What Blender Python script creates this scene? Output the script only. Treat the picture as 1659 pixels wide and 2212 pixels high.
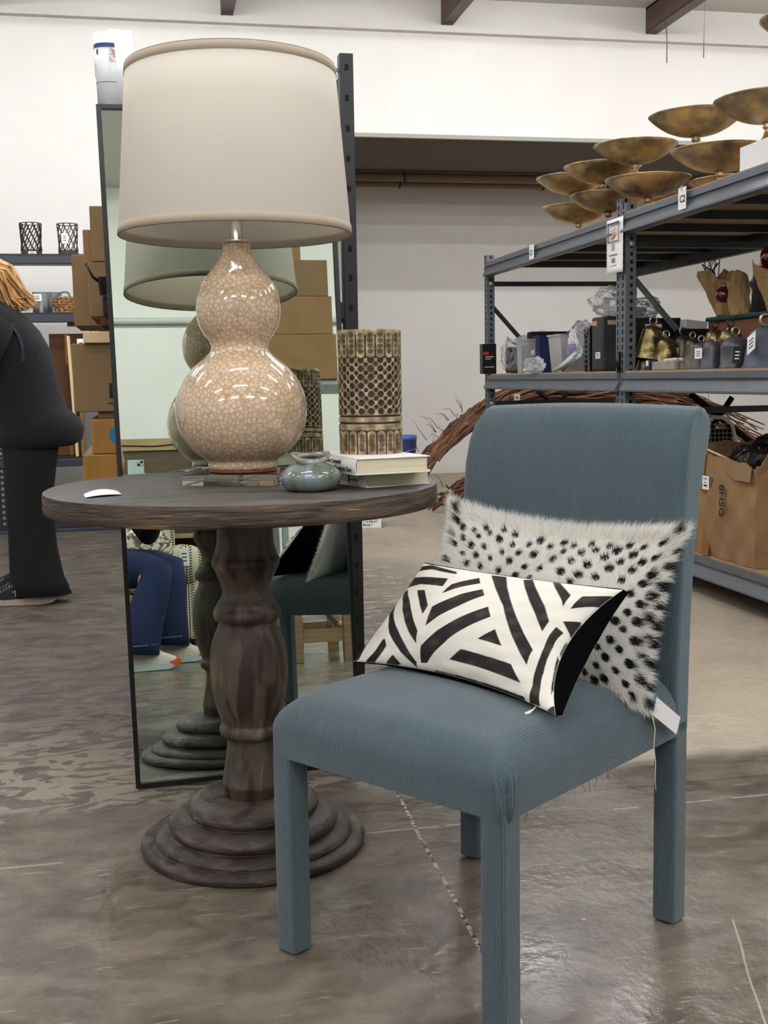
import bpy, bmesh, math, random
from mathutils import Vector, Matrix
for o in list(bpy.data.objects): bpy.data.objects.remove(o, do_unlink=True)
SC = bpy.context.scene
COL = SC.collection
PI = math.pi
# ---------------- camera ----------------
cam_d = bpy.data.cameras.new('camera'); cam = bpy.data.objects.new('camera', cam_d); COL.objects.link(cam)
cam_d.sensor_fit = 'HORIZONTAL'; cam_d.sensor_width = 36.0
cam_d.lens = 2490.8 / 1659.0 * 36.0; cam_d.clip_start = 0.02; cam_d.clip_end = 100
_p, _r, _y, CAM_H = 0.1159, -0.0173, 0.1994, 0.9706
_fw = Vector((math.sin(_y) * math.cos(_p), math.cos(_y) * math.cos(_p), -math.sin(_p)))
_rt0 = Vector((math.cos(_y), -math.sin(_y), 0)); _up0 = _rt0.cross(_fw)
_rt = _rt0 * math.cos(_r) + _up0 * math.sin(_r); _up = _up0 * math.cos(_r) - _rt0 * math.sin(_r)
cam.matrix_world = Matrix(((_rt.x, _up.x, -_fw.x, 0), (_rt.y, _up.y, -_fw.y, 0), (_rt.z, _up.z, -_fw.z, CAM_H), (0, 0, 0, 1)))
SC.camera = cam
# ---------------- world, exposure ----------------
w = bpy.data.worlds.new('world'); SC.world = w; w.use_nodes = True
w.node_tree.nodes['Background'].inputs[0].default_value = (0.9, 0.95, 1.0, 1)
w.node_tree.nodes['Background'].inputs[1].default_value = 0.05
SC.view_settings.view_transform = 'Standard'; SC.view_settings.look = 'None'
SC.view_settings.exposure = 0.12; SC.view_settings.gamma = 1.0; SC.view_settings.use_curve_mapping = False
try:
    SC.cycles.max_bounces = 10; SC.cycles.transparent_max_bounces = 16; SC.cycles.transmission_bounces = 8
    SC.cycles.caustics_reflective = False; SC.cycles.sample_clamp_indirect = 6.0
except Exception: pass
# tube rows: (y, x positions, strength)
TUBE_ROWS = [(7.2, (-2.2, 0.2, 2.6, 5.0), 60), (5.7, (-2.2, 0.2, 2.6, 5.0), 40), (4.0, (-2.6, 0.0, 2.6, 5.2), 44),
             (2.2, (-2.6, 0.0, 2.6, 5.2), 44), (0.2, (-2.6, 0.0, 2.6, 5.2), 44), (-2.6, (-3.9, -1.3, 1.3, 3.9), 120)]
TUBE_COL = (1.0, 0.97, 0.92)
CEIL_Z = 3.87

# ---------------- helpers ----------------
def lin(c):
    return tuple(((v / 255.0 + 0.055) / 1.055) ** 2.4 if v / 255.0 > 0.04045 else v / 255.0 / 12.92 for v in c) + (1.0,)
MATS = {}
def M(name, col, rough=0.6, metal=0.0, col2=None, nscale=8.0, ncon=0.5, stretch=(1, 1, 1), bump=0.0, bscale=40.0,
      spec=0.5, coat=0.0, trans=0.0, alpha=1.0, ior=1.45, emit=None, estr=0.0, sheen=0.0, rough2=None, distort=0.0):
    """procedural principled material: noise-mixed colour, optional bump"""
    m = bpy.data.materials.new(name); m.use_nodes = True
    nt = m.node_tree; b = nt.nodes['Principled BSDF']
    b.inputs['Base Color'].default_value = lin(col); b.inputs['Roughness'].default_value = rough
    b.inputs['Metallic'].default_value = metal
    if 'Specular IOR Level' in b.inputs: b.inputs['Specular IOR Level'].default_value = spec
    if coat and 'Coat Weight' in b.inputs:
        b.inputs['Coat Weight'].default_value = coat; b.inputs['Coat Roughness'].default_value = 0.04
    if trans: b.inputs['Transmission Weight'].default_value = trans
    if sheen: b.inputs['Sheen Weight'].default_value = sheen
    b.inputs['Alpha'].default_value = alpha; b.inputs['IOR'].default_value = ior
    if emit:
        b.inputs['Emission Color'].default_value = lin(emit); b.inputs['Emission Strength'].default_value = estr
    tc = nt.nodes.new('ShaderNodeTexCoord'); mp = nt.nodes.new('ShaderNodeMapping')
    nt.links.new(tc.outputs['Object'], mp.inputs['Vector']); mp.inputs['Scale'].default_value = stretch
    if col2:
        n = nt.nodes.new('ShaderNodeTexNoise'); n.inputs['Scale'].default_value = nscale; n.inputs['Detail'].default_value = 6
        n.inputs['Distortion'].default_value = distort
        nt.links.new(mp.outputs[0], n.inputs['Vector'])
        r = nt.nodes.new('ShaderNodeValToRGB'); r.color_ramp.elements[0].position = 0.5 - ncon / 2; r.color_ramp.elements[1].position = 0.5 + ncon / 2
        r.color_ramp.elements[0].color = lin(col); r.color_ramp.elements[1].color = lin(col2)
        nt.links.new(n.outputs['Fac'], r.inputs[0]); nt.links.new(r.outputs[0], b.inputs['Base Color'])
        if rough2 is not None:
            mr = nt.nodes.new('ShaderNodeMapRange'); mr.inputs[3].default_value = rough; mr.inputs[4].default_value = rough2
            nt.links.new(n.outputs['Fac'], mr.inputs[0]); nt.links.new(mr.outputs[0], b.inputs['Roughness'])
    if bump:
        n2 = nt.nodes.new('ShaderNodeTexNoise'); n2.inputs['Scale'].default_value = bscale; n2.inputs['Detail'].default_value = 5
        nt.links.new(mp.outputs[0], n2.inputs['Vector'])
        bp = nt.nodes.new('ShaderNodeBump'); bp.inputs['Strength'].default_value = bump; bp.inputs['Distance'].default_value = 0.01
        nt.links.new(n2.outputs['Fac'], bp.inputs['Height']); nt.links.new(bp.outputs[0], b.inputs['Normal'])
    MATS[name] = m
    return m
def nodes(m): return m.node_tree.nodes, m.node_tree.links, m.node_tree.nodes['Principled BSDF']

class MB:
    """collects shapes, then links them as ONE mesh object"""
    def __init__(s): s.v = []; s.f = []; s.mi = []; s.sm = []; s.cur = 0
    def add(s, vs, fs, smooth=False, mi=None):
        k = len(s.v); s.v += [tuple(p) for p in vs]
        for f in fs:
            s.f.append(tuple(i + k for i in f)); s.mi.append(s.cur if mi is None else mi); s.sm.append(smooth)
        return s
    def box(s, x0, x1, y0, y1, z0, z1, bev=0.0, mat=None, mi=None):
        """axis aligned box with chamfered edges"""
        if bev <= 0 or min(x1 - x0, y1 - y0, z1 - z0) < 2.2 * bev:
            vs = [(x, y, z) for x in (x0, x1) for y in (y0, y1) for z in (z0, z1)]
            fs = [(0, 1, 3, 2), (4, 6, 7, 5), (0, 4, 5, 1), (2, 3, 7, 6), (0, 2, 6, 4), (1, 5, 7, 3)]
            if mat is not None: vs = [mat @ Vector(p) for p in vs]
            return s.add(vs, fs, False, mi)
        bm = bmesh.new(); bmesh.ops.create_cube(bm, size=1)
        for v in bm.verts:
            v.co = Vector((x0 + (v.co.x + .5) * (x1 - x0), y0 + (v.co.y + .5) * (y1 - y0), z0 + (v.co.z + .5) * (z1 - z0)))
        bmesh.ops.bevel(bm, geom=list(bm.edges), offset=bev, segments=2, profile=0.5, affect='EDGES')
        bm.verts.index_update()
        vs = [mat @ v.co if mat is not None else v.co.copy() for v in bm.verts]
        fs = [tuple(v.index for v in f.verts) for f in bm.faces]; bm.free()
        return s.add(vs, fs, False, mi)
    def lathe(s, prof, n=48, cx=0, cy=0, smooth=True, cap=True, mi=None, mat=None, sx=1, sy=1, a0=0, a1=2 * PI):
        """profile [(r,z)...] spun about z"""
        full = abs(a1 - a0 - 2 * PI) < 1e-6; m = n if full else n + 1; vs = []
        for r, z in prof:
            for i in range(m):
                a = a0 + (a1 - a0) * i / n; vs.append((cx + r * math.cos(a) * sx, cy + r * math.sin(a) * sy, z))
        fs = []
        for j in range(len(prof) - 1):
            for i in range(n):
                i2 = (i + 1) % m; fs.append((j * m + i, j * m + i2, (j + 1) * m + i2, (j + 1) * m + i))
        if cap and full:
            if prof[0][0] > 1e-5: fs.append(tuple(reversed(range(m))))
            if prof[-1][0] > 1e-5: fs.append(tuple((len(prof) - 1) * m + i for i in range(m)))
        if mat is not None: vs = [mat @ Vector(p) for p in vs]
        return s.add(vs, fs, smooth, mi)
    def tube(s, pts, r, n=8, smooth=True, mi=None, cap=True, flat=1.0, up=None):
        """tube through points; r number or list; flat squashes one axis"""
        pts = [Vector(p) for p in pts]; rs = r if isinstance(r, (list, tuple)) else [r] * len(pts)
        vs = []; prev = None
        for i, p in enumerate(pts):
            d = (pts[min(i + 1, len(pts) - 1)] - pts[max(i - 1, 0)])
            if d.length < 1e-9: d = Vector((0, 0, 1))
            d.normalize()
            if prev is None:
                ref = Vector(up) if up else (Vector((0, 0, 1)) if abs(d.z) < .9 else Vector((1, 0, 0)))
                a = d.cross(ref).normalized()
            else: a = (prev - d * prev.dot(d)).normalized()
            prev = a; b = d.cross(a)
            for k in range(n):
                t = 2 * PI * k / n; vs.append(p + a * math.cos(t) * rs[i] + b * math.sin(t) * rs[i] * flat)
        fs = []
        for j in range(len(pts) - 1):
            for k in range(n):
                k2 = (k + 1) % n; fs.append((j * n + k, j * n + k2, (j + 1) * n + k2, (j + 1) * n + k))
        if cap: fs.append(tuple(reversed(range(n)))); fs.append(tuple((len(pts) - 1) * n + k for k in range(n)))
        return s.add(vs, fs, smooth, mi)
    def loft(s, secs, n=24, smooth=True, mi=None, cap=True):
        """secs: (cx,cy,cz,rx,ry) horizontal ellipses"""
        vs = []
        for cx, cy, cz, rx, ry in secs:
            for k in range(n):
                t = 2 * PI * k / n; vs.append((cx + rx * math.cos(t), cy + ry * math.sin(t), cz))
        fs = []
        for j in range(len(secs) - 1):
            for k in range(n):
                k2 = (k + 1) % n; fs.append((j * n + k, j * n + k2, (j + 1) * n + k2, (j + 1) * n + k))
        if cap: fs.append(tuple(reversed(range(n)))); fs.append(tuple((len(secs) - 1) * n + k for k in range(n)))
        return s.add(vs, fs, smooth, mi)
    def prism(s, poly, axis, a, b, mi=None, smooth=False):
        """polygon [(u,v)] extruded along axis 'x','y' or 'z' from a to b"""
        def P(u, v, w): return {'x': (w, u, v), 'y': (u, w, v), 'z': (u, v, w)}[axis]
        n = len(poly); vs = [P(u, v, a) for u, v in poly] + [P(u, v, b) for u, v in poly]
        fs = [tuple(reversed(range(n))), tuple(range(n, 2 * n))] + [(i, (i + 1) % n, n + (i + 1) % n, n + i) for i in range(n)]
        return s.add(vs, fs, smooth, mi)
    def ball(s, c, r, n=16, m=10, sc=(1, 1, 1), mi=None):
        prof = [(r * math.sin(PI * j / m), -r * math.cos(PI * j / m)) for j in range(m + 1)]
        prof[0] = (1e-6, -r); prof[-1] = (1e-6, r)
        mt = Matrix.Translation(Vector(c)) @ Matrix.Diagonal((sc[0], sc[1], sc[2], 1))
        return s.lathe(prof, n=n, mat=mt, cap=False, mi=mi)
    def torus(s, c, R, r, axis='z', n=24, m=8, mi=None):
        vs = []; fs = []
        for i in range(n):
            a = 2 * PI * i / n
            for j in range(m):
                b = 2 * PI * j / m; q = (R + r * math.cos(b)); p = (q * math.cos(a), q * math.sin(a), r * math.sin(b))
                if axis == 'x': p = (p[2], p[0], p[1])
                if axis == 'y': p = (p[0], p[2], p[1])
                vs.append((c[0] + p[0], c[1] + p[1], c[2] + p[2]))
                fs.append((i * m + j, ((i + 1) % n) * m + j, ((i + 1) % n) * m + (j + 1) % m, i * m + (j + 1) % m))
        return s.add(vs, fs, True, mi)
    def build(s, name, mats, parent=None, loc=None, rotz=None, fix=True):
        me = bpy.data.meshes.new(name); me.from_pydata(s.v, [], s.f)
        if not isinstance(mats, (list, tuple)): mats = [mats]
        for m in mats: me.materials.append(m)
        me.polygons.foreach_set('material_index', s.mi); me.polygons.foreach_set('use_smooth', s.sm)
        if fix:
            bm = bmesh.new(); bm.from_mesh(me); bmesh.ops.recalc_face_normals(bm, faces=list(bm.faces)); bm.to_mesh(me); bm.free()
        me.update()
        o = bpy.data.objects.new(name, me); COL.objects.link(o)
        if parent: o.parent = parent
        if loc is not None: o.location = loc
        if rotz is not None: o.rotation_euler = (0, 0, rotz)
        return o
def tag(o, label=None, cat=None, group=None, kind=None):
    if label: o['label'] = label
    if cat: o['category'] = cat
    if group: o['group'] = group
    if kind: o['kind'] = kind
    return o
def thing(name, label, cat, loc=(0, 0, 0), rotz=0.0, group=None):
    o = bpy.data.objects.new(name, None); COL.objects.link(o); o.empty_display_size = 0.05
    o.location = loc; o.rotation_euler = (0, 0, rotz)
    return tag(o, label, cat, group)
def struct(o): o['kind'] = 'structure'; return o
def dup(root, loc, label, rotz=None, scale=None):
    r = root.copy(); COL.objects.link(r); r.location = loc; r['label'] = label
    if rotz is not None: r.rotation_euler = (0, 0, rotz)
    if scale is not None: r.scale = (scale, scale, scale)
    for ch in list(root.children):
        c = ch.copy(); COL.objects.link(c); c.parent = r
        for g in ch.children:
            d = g.copy(); COL.objects.link(d); d.parent = c
    return r
def text(name, s, size, origin, xd, yd, m, parent=None, thick=0.0003, align='LEFT', sx=1.0, shear=0.0):
    """lettering as a mesh: baseline starts at origin, runs along xd, up is yd"""
    cu = bpy.data.curves.new(name, 'FONT'); cu.body = s; cu.size = size; cu.extrude = thick; cu.align_x = align; cu.shear = shear; cu.offset = size * .018
    o = bpy.data.objects.new(name, cu); COL.objects.link(o)
    dg = bpy.context.evaluated_depsgraph_get(); me = bpy.data.meshes.new_from_object(o.evaluated_get(dg))
    bpy.data.objects.remove(o); me.name = name
    me.materials.clear(); me.materials.append(m)
    X = Vector(xd).normalized(); Y = Vector(yd).normalized(); Z = X.cross(Y)
    me.transform(Matrix(((X.x * sx, Y.x, Z.x, origin[0]), (X.y * sx, Y.y, Z.y, origin[1]), (X.z * sx, Y.z, Z.z, origin[2]), (0, 0, 0, 1))))
    o = bpy.data.objects.new(name, me); COL.objects.link(o)
    if parent: o.parent = parent
    return o
def quad(mb, o, xd, yd, w, h, t=0.0008, mi=None):
    """thin card: corner o, along xd by w and yd by h, thickness t"""
    X = Vector(xd).normalized(); Y = Vector(yd).normalized(); Z = X.cross(Y); o = Vector(o)
    vs = [o, o + X * w, o + X * w + Y * h, o + Y * h]; vs += [p + Z * t for p in vs]
    return mb.add(vs, [(3, 2, 1, 0), (4, 5, 6, 7), (0, 1, 5, 4), (1, 2, 6, 5), (2, 3, 7, 6), (3, 0, 4, 7)], False, mi)
def skin_body(name, joints, edges, m, parent, root='pelvis', sub=2):
    """one continuous body surface grown around joined bones"""
    names = list(joints); idx = {n: i for i, n in enumerate(names)}
    me = bpy.data.meshes.new(name); me.from_pydata([joints[n][0] for n in names], [(idx[a], idx[b]) for a, b in edges], [])
    o = bpy.data.objects.new(name, me); COL.objects.link(o)
    md = o.modifiers.new('skin', 'SKIN'); md.use_smooth_shade = True
    if not me.skin_vertices: me.skin_vertices.new()
    for n in names:
        sv = me.skin_vertices[0].data[idx[n]]; r = joints[n][1]; sv.radius = (r, r) if not isinstance(r, tuple) else r
        sv.use_root = (n == root)
    ms = o.modifiers.new('sub', 'SUBSURF'); ms.levels = sub; ms.render_levels = sub
    dg = bpy.context.evaluated_depsgraph_get(); me2 = bpy.data.meshes.new_from_object(o.evaluated_get(dg))
    bpy.data.objects.remove(o); me2.materials.clear(); me2.materials.append(m)
    for p in me2.polygons: p.use_smooth = True
    o = bpy.data.objects.new(name, me2); COL.objects.link(o); o.parent = parent
    return o
def hand(J, E, side, wrist, palm, fdir, spread, curl, scale=1.0):
    """adds palm, four fingers and a thumb to a skin skeleton"""
    wv = Vector(wrist); f = Vector(fdir).normalized(); sp = Vector(spread).normalized(); c = Vector(curl).normalized()
    pm = wv + f * .05 * scale; J[side + 'palm'] = (tuple(pm), (.026 * scale, .014 * scale)); E.append((palm, side + 'palm'))
    for i, (off, L) in enumerate(((-.027, .070), (-.009, .080), (.009, .075), (.026, .060))):
        b = wv + f * .088 * scale + sp * off * scale
        prev = side + 'palm'
        for k, (a, bnd) in enumerate(((0.0, 0), (.45, .25), (.8, .75), (1.0, 1.15))):
            q = b + (f * a * L * (1 - .35 * bnd) + c * L * .55 * bnd * a) * scale
            nm = '%sf%d%d' % (side, i, k); J[nm] = (tuple(q), .0085 * scale if k < 3 else .0068 * scale); E.append((prev, nm)); prev = nm
    prev = side + 'palm'
    for k, (a, bnd) in enumerate(((.35, .1), (.7, .3), (1.0, .5))):
        q = wv + f * (.03 + .055 * a) * scale - sp * (.03 + .025 * a) * scale + c * .03 * bnd * scale
        nm = '%st%d' % (side, k); J[nm] = (tuple(q), .0095 * scale if k < 2 else .0075 * scale); E.append((prev, nm)); prev = nm
rnd = random.Random(7)
# ---------------- materials ----------------
wall_m = M('painted_wall', (222, 220, 214), 0.9, col2=(214, 211, 204), nscale=3, ncon=.8, bump=.02, bscale=60)
ceil_m = M('insulation_ceiling', (214, 211, 205), 0.85, bump=.15, bscale=4)
beam_m = M('oxide_red_steel', (92, 66, 62), 0.5, col2=(74, 52, 50), nscale=6)
black_steel = M('black_powder_steel', (16, 18, 21), 0.45, col2=(22, 25, 29), nscale=20)
black_frame = M('black_frame', (12, 13, 15), 0.35)
hole_m = M('dark_hole', (3, 3, 4), 0.9)
grey_steel = M('grey_enamel_steel', (96, 101, 108), 0.42, col2=(84, 89, 96), nscale=14, bump=.05, bscale=30)
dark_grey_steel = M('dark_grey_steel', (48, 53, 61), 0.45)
bolt_m = M('zinc_bolt', (186, 184, 178), 0.4, metal=0.7)
ply_m = M('plywood_board', (176, 150, 118), 0.75, col2=(150, 124, 94), nscale=5, stretch=(1, 8, 1))
card_m = M('corrugated_cardboard', (150, 118, 82), 0.85, col2=(136, 104, 70), nscale=5, bump=.12, bscale=10)
card_d = M('dull_cardboard', (138, 112, 78), 0.85, col2=(122, 98, 66), nscale=4, bump=.08, bscale=8)
card_e = M('cut_cardboard_edge', (214, 186, 146), 0.9)
tape_m = M('brown_packing_tape', (150, 102, 48), 0.25, col2=(130, 86, 38), nscale=12)
white_card = M('white_card', (236, 236, 234), 0.6)
white_paper = M('white_gloss_paper', (226, 230, 234), 0.35, bump=.05, bscale=8)
ink_m = M('black_ink', (22, 22, 24), 0.7)
grey_ink = M('grey_ink', (120, 120, 124), 0.7)
blue_ink = M('blue_ink', (36, 62, 112), 0.5)
photo_m = M('printed_photo', (150, 110, 100), 0.5, col2=(226, 214, 206), nscale=90, ncon=.2)
black_plastic = M('black_plastic', (12, 12, 14), 0.3, bump=.05, bscale=10)
black_film = M('black_plastic_film', (10, 10, 12), 0.12, bump=.9, bscale=7, col2=(22, 21, 22), nscale=5)
blue_plastic = M('blue_plastic', (70, 100, 176), 0.4)
navy_m = M('navy_plastic', (28, 36, 78), 0.45)
skin_m = M('skin', (206, 160, 134), 0.5)
jeans_m = M('blue_denim', (22, 38, 78), 0.9, col2=(14, 26, 58), nscale=9, bump=.3, bscale=60)
black_cloth = M('black_cloth', (9, 9, 11), 0.9, bump=.3, bscale=80)
fleece_m = M('navy_black_fleece', (13, 15, 22), 0.95, col2=(8, 9, 13), nscale=60, bump=.8, bscale=120, sheen=.05)
hair_m = M('blonde_hair', (226, 186, 126), 0.35, col2=(170, 124, 70), nscale=28, stretch=(1, 1, .25), ncon=.4)
hair_l = M('pale_blonde_hair', (210, 184, 150), 0.45, col2=(170, 138, 100), nscale=24, ncon=.4)
shoe_b = M('black_running_knit', (14, 15, 17), 0.75, bump=.3, bscale=120)
shoe_w = M('pale_knit', (206, 196, 186), 0.75, bump=.3, bscale=120)
sole_w = M('off_white_foam', (168, 150, 132), 0.6)
sole_b = M('pale_blue_foam', (196, 208, 206), 0.6)
orange_m = M('orange_rubber', (216, 92, 40), 0.5)
silver_m = M('silver_print', (120, 124, 128), 0.35, metal=.5)
wood_raw = M('raw_brown_wood', (150, 122, 90), 0.7, col2=(116, 90, 62), nscale=6, stretch=(1, 1, 10), bump=.1)
wood_tan = M('tan_pine', (190, 164, 120), 0.65, col2=(168, 140, 98), nscale=5, stretch=(1, 6, 6))
wood_dk = M('weathered_plank', (104, 88, 70), 0.7, col2=(84, 68, 52), nscale=5, stretch=(1, 6, 6))
cord_m = M('pale_cord', (206, 200, 184), 0.8)
satin_m = M('white_satin', (226, 228, 226), 0.35, sheen=.4)
velvet_m = M('black_velvet', (3, 3, 4), 1.0, spec=.1)
nickel_m = M('brushed_nickel', (178, 172, 164), 0.32, metal=.9)
brown_resin = M('amber_felt', (110, 62, 30), 0.5)
clay_grey = M('grey_clay_bell', (84, 82, 88), 0.42, metal=.35, col2=(70, 68, 74), nscale=10)
slate_m = M('slate_blue_metal', (86, 92, 104), 0.6, metal=.3, col2=(62, 68, 80), nscale=16, ncon=.3)
brass_d = M('tarnished_gold', (150, 134, 84), 0.3, metal=.9, col2=(84, 74, 52), nscale=22, ncon=.25, bump=.5, bscale=24)
dark_brass = M('dark_metal_bell', (84, 80, 66), 0.4, metal=.8, col2=(52, 50, 44), nscale=16, ncon=.3)
kraft_m = M('kraft_paper', (190, 158, 112), 0.7, col2=(168, 134, 90), nscale=7, bump=.5, bscale=12)
twig_m = M('grapevine_bark', (120, 82, 60), 0.8, col2=(66, 42, 32), nscale=14, ncon=.5, bump=.4, bscale=60)
twig_l = M('light_vine_bark', (160, 116, 80), 0.75, col2=(112, 76, 52), nscale=14, ncon=.5)
bark_m = M('dark_driftwood', (58, 50, 42), 0.8, col2=(34, 29, 25), nscale=16, bump=.6, bscale=30)
red_glass = M('dark_red_glass', (92, 6, 14), 0.08, coat=1.0, spec=.8)
green_plastic = M('dark_green_plastic', (24, 70, 62), 0.4)
lilac_m = M('lilac_plastic', (150, 132, 178), 0.3)
magenta_m = M('magenta_zip', (176, 74, 148), 0.35)
mint_m = M('mint_wrap', (196, 216, 210), 0.35)
tape_blue = M('blue_label', (34, 76, 176), 0.35)
lace_m = M('grey_lace', (168, 164, 158), 0.7)
rattan_m = M('woven_rattan', (196, 150, 98), 0.7, col2=(120, 78, 44), nscale=60, ncon=.4, bump=.8, bscale=90)
rust_m = M('rusty_lattice_metal', (58, 46, 42), 0.6, col2=(42, 33, 31), nscale=20, bump=.3)
phone_m = M('pale_green_phone', (196, 212, 208), 0.2)
lens_m = M('camera_lens', (14, 18, 20), 0.08)
def film(name, tint, op=0.25, bump=.8, bscale=9):
    """thin clear plastic: mostly see-through with a crinkled gloss"""
    m = bpy.data.materials.new(name); m.use_nodes = True; nt = m.node_tree; N = nt.nodes; L = nt.links
    for n in list(N): N.remove(n)
    out = N.new('ShaderNodeOutputMaterial'); mx = N.new('ShaderNodeMixShader'); tr = N.new('ShaderNodeBsdfTransparent')
    pb = N.new('ShaderNodeBsdfPrincipled'); pb.inputs['Base Color'].default_value = lin(tint); pb.inputs['Roughness'].default_value = .1
    fr = N.new('ShaderNodeFresnel'); fr.inputs[0].default_value = 1.5
    ns = N.new('ShaderNodeTexNoise'); ns.inputs['Scale'].default_value = bscale; ns.inputs['Detail'].default_value = 4
    tc = N.new('ShaderNodeTexCoord'); L.new(tc.outputs['Object'], ns.inputs['Vector'])
    bp = N.new('ShaderNodeBump'); bp.inputs['Strength'].default_value = bump; bp.inputs['Distance'].default_value = .03
    L.new(ns.outputs['Fac'], bp.inputs['Height']); L.new(bp.outputs[0], pb.inputs['Normal']); L.new(bp.outputs[0], fr.inputs['Normal'])
    ad = N.new('ShaderNodeMath'); ad.operation = 'ADD'; ad.inputs[1].default_value = op; ad.use_clamp = True
    L.new(fr.outputs[0], ad.inputs[0]); L.new(ad.outputs[0], mx.inputs[0]); L.new(tr.outputs[0], mx.inputs[1]); L.new(pb.outputs[0], mx.inputs[2])
    L.new(mx.outputs[0], out.inputs[0]); return m
film_m = film('clear_plastic_film', (226, 228, 232), .22)
bin_m = film('clear_bin_plastic', (222, 222, 222), .35, .1)
glass_thin = film('thin_clear_glass', (226, 232, 232), .06, .0)
glass_m = M('clear_acrylic', (250, 252, 250), 0.01, trans=1.0, ior=1.49)
ceramic_clear = glass_m
mirror_m = M('silvered_glass', (214, 226, 216), 0.0, metal=1.0)

def fabric_rib():
    m = M('ribbed_teal_fabric', (76, 104, 114), 0.88, sheen=.25); N, L, b = nodes(m)
    uv = N.new('ShaderNodeUVMap'); uv.uv_map = 'UVMap'; sp = N.new('ShaderNodeSeparateXYZ'); L.new(uv.outputs[0], sp.inputs[0])
    mu = N.new('ShaderNodeMath'); mu.operation = 'MULTIPLY'; mu.inputs[1].default_value = 2 * PI / .0034; L.new(sp.outputs[0], mu.inputs[0])
    sn = N.new('ShaderNodeMath'); sn.operation = 'SINE'; L.new(mu.outputs[0], sn.inputs[0])
    ns = N.new('ShaderNodeTexNoise'); ns.inputs['Scale'].default_value = 700; ns.inputs['Detail'].default_value = 2
    tc = N.new('ShaderNodeTexCoord'); L.new(tc.outputs['Object'], ns.inputs['Vector'])
    ma = N.new('ShaderNodeMath'); ma.operation = 'MULTIPLY_ADD'; ma.inputs[1].default_value = 1.2; L.new(ns.outputs['Fac'], ma.inputs[0]); L.new(sn.outputs[0], ma.inputs[2])
    bp = N.new('ShaderNodeBump'); bp.inputs['Strength'].default_value = .55; bp.inputs['Distance'].default_value = .0011
    L.new(ma.outputs[0], bp.inputs['Height']); L.new(bp.outputs[0], b.inputs['Normal'])
    rp = N.new('ShaderNodeValToRGB'); rp.color_ramp.elements[0].color = lin((52, 68, 75)); rp.color_ramp.elements[1].color = lin((80, 101, 106))
    rp.color_ramp.elements[0].position = .1; rp.color_ramp.elements[1].position = .95
    mr = N.new('ShaderNodeMapRange'); mr.inputs[1].default_value = -1; L.new(sn.outputs[0], mr.inputs[0])
    n2 = N.new('ShaderNodeTexNoise'); n2.inputs['Scale'].default_value = 9; n2.inputs['Detail'].default_value = 4; L.new(tc.outputs['Object'], n2.inputs['Vector'])
    mx = N.new('ShaderNodeMix'); mx.data_type = 'FLOAT'; mx.inputs[0].default_value = .35; L.new(mr.outputs[0], mx.inputs[2]); L.new(n2.outputs['Fac'], mx.inputs[3])
    L.new(mx.outputs[0], rp.inputs[0]); L.new(rp.outputs[0], b.inputs['Base Color']); return m
rib_m = fabric_rib()

def worn_wood(name, c1, c2, c3, stretch, scale=5, worn=.62):
    m = M(name, c1, .55); N, L, b = nodes(m)
    tc = N.new('ShaderNodeTexCoord'); mp = N.new('ShaderNodeMapping'); mp.inputs['Scale'].default_value = stretch; L.new(tc.outputs['Object'], mp.inputs[0])
    n = N.new('ShaderNodeTexNoise'); n.inputs['Scale'].default_value = scale; n.inputs['Detail'].default_value = 8; n.inputs['Distortion'].default_value = .6; L.new(mp.outputs[0], n.inputs[0])
    r = N.new('ShaderNodeValToRGB'); e = r.color_ramp.elements; e[0].position = .40; e[0].color = lin(c2); e[1].position = .52; e[1].color = lin(c1)
    x = r.color_ramp.elements.new(worn + .06); x.color = lin(c1); x = r.color_ramp.elements.new(worn + .14); x.color = lin(c3)
    L.new(n.outputs[0], r.inputs[0])
    n3 = N.new('ShaderNodeTexNoise'); n3.inputs['Scale'].default_value = 2.3; n3.inputs['Detail'].default_value = 4; L.new(tc.outputs['Object'], n3.inputs[0])
    mx = N.new('ShaderNodeMix'); mx.data_type = 'RGBA'; mr = N.new('ShaderNodeMapRange'); mr.inputs[1].default_value = .45; mr.inputs[2].default_value = .7
    L.new(n3.outputs[0], mr.inputs[0]); L.new(mr.outputs[0], mx.inputs[0]); L.new(r.outputs[0], mx.inputs[6]); mx.inputs[7].default_value = lin(c2)
    L.new(mx.outputs[2], b.inputs['Base Color'])
    bp = N.new('ShaderNodeBump'); bp.inputs['Strength'].default_value = .8; bp.inputs['Distance'].default_value = .004
    n2 = N.new('ShaderNodeTexNoise'); n2.inputs['Scale'].default_value = scale * 3; n2.inputs['Detail'].default_value = 6; L.new(mp.outputs[0], n2.inputs[0])
    L.new(n2.outputs[0], bp.inputs['Height']); L.new(bp.outputs[0], b.inputs['Normal']); return m
wood_top = worn_wood('worn_grey_tabletop', (82, 77, 70), (62, 57, 52), (128, 120, 108), (1.2, 5, 1.2), 5, .66)
wood_edge = worn_wood('worn_brown_table_edge', (84, 70, 56), (46, 35, 27), (146, 116, 80), (1.3, 1.3, 18), 6, .56)
wood_ped = worn_wood('dark_distressed_wood', (78, 70, 60), (46, 33, 26), (124, 106, 82), (5, 5, 1.3), 5.0, .57)

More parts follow.
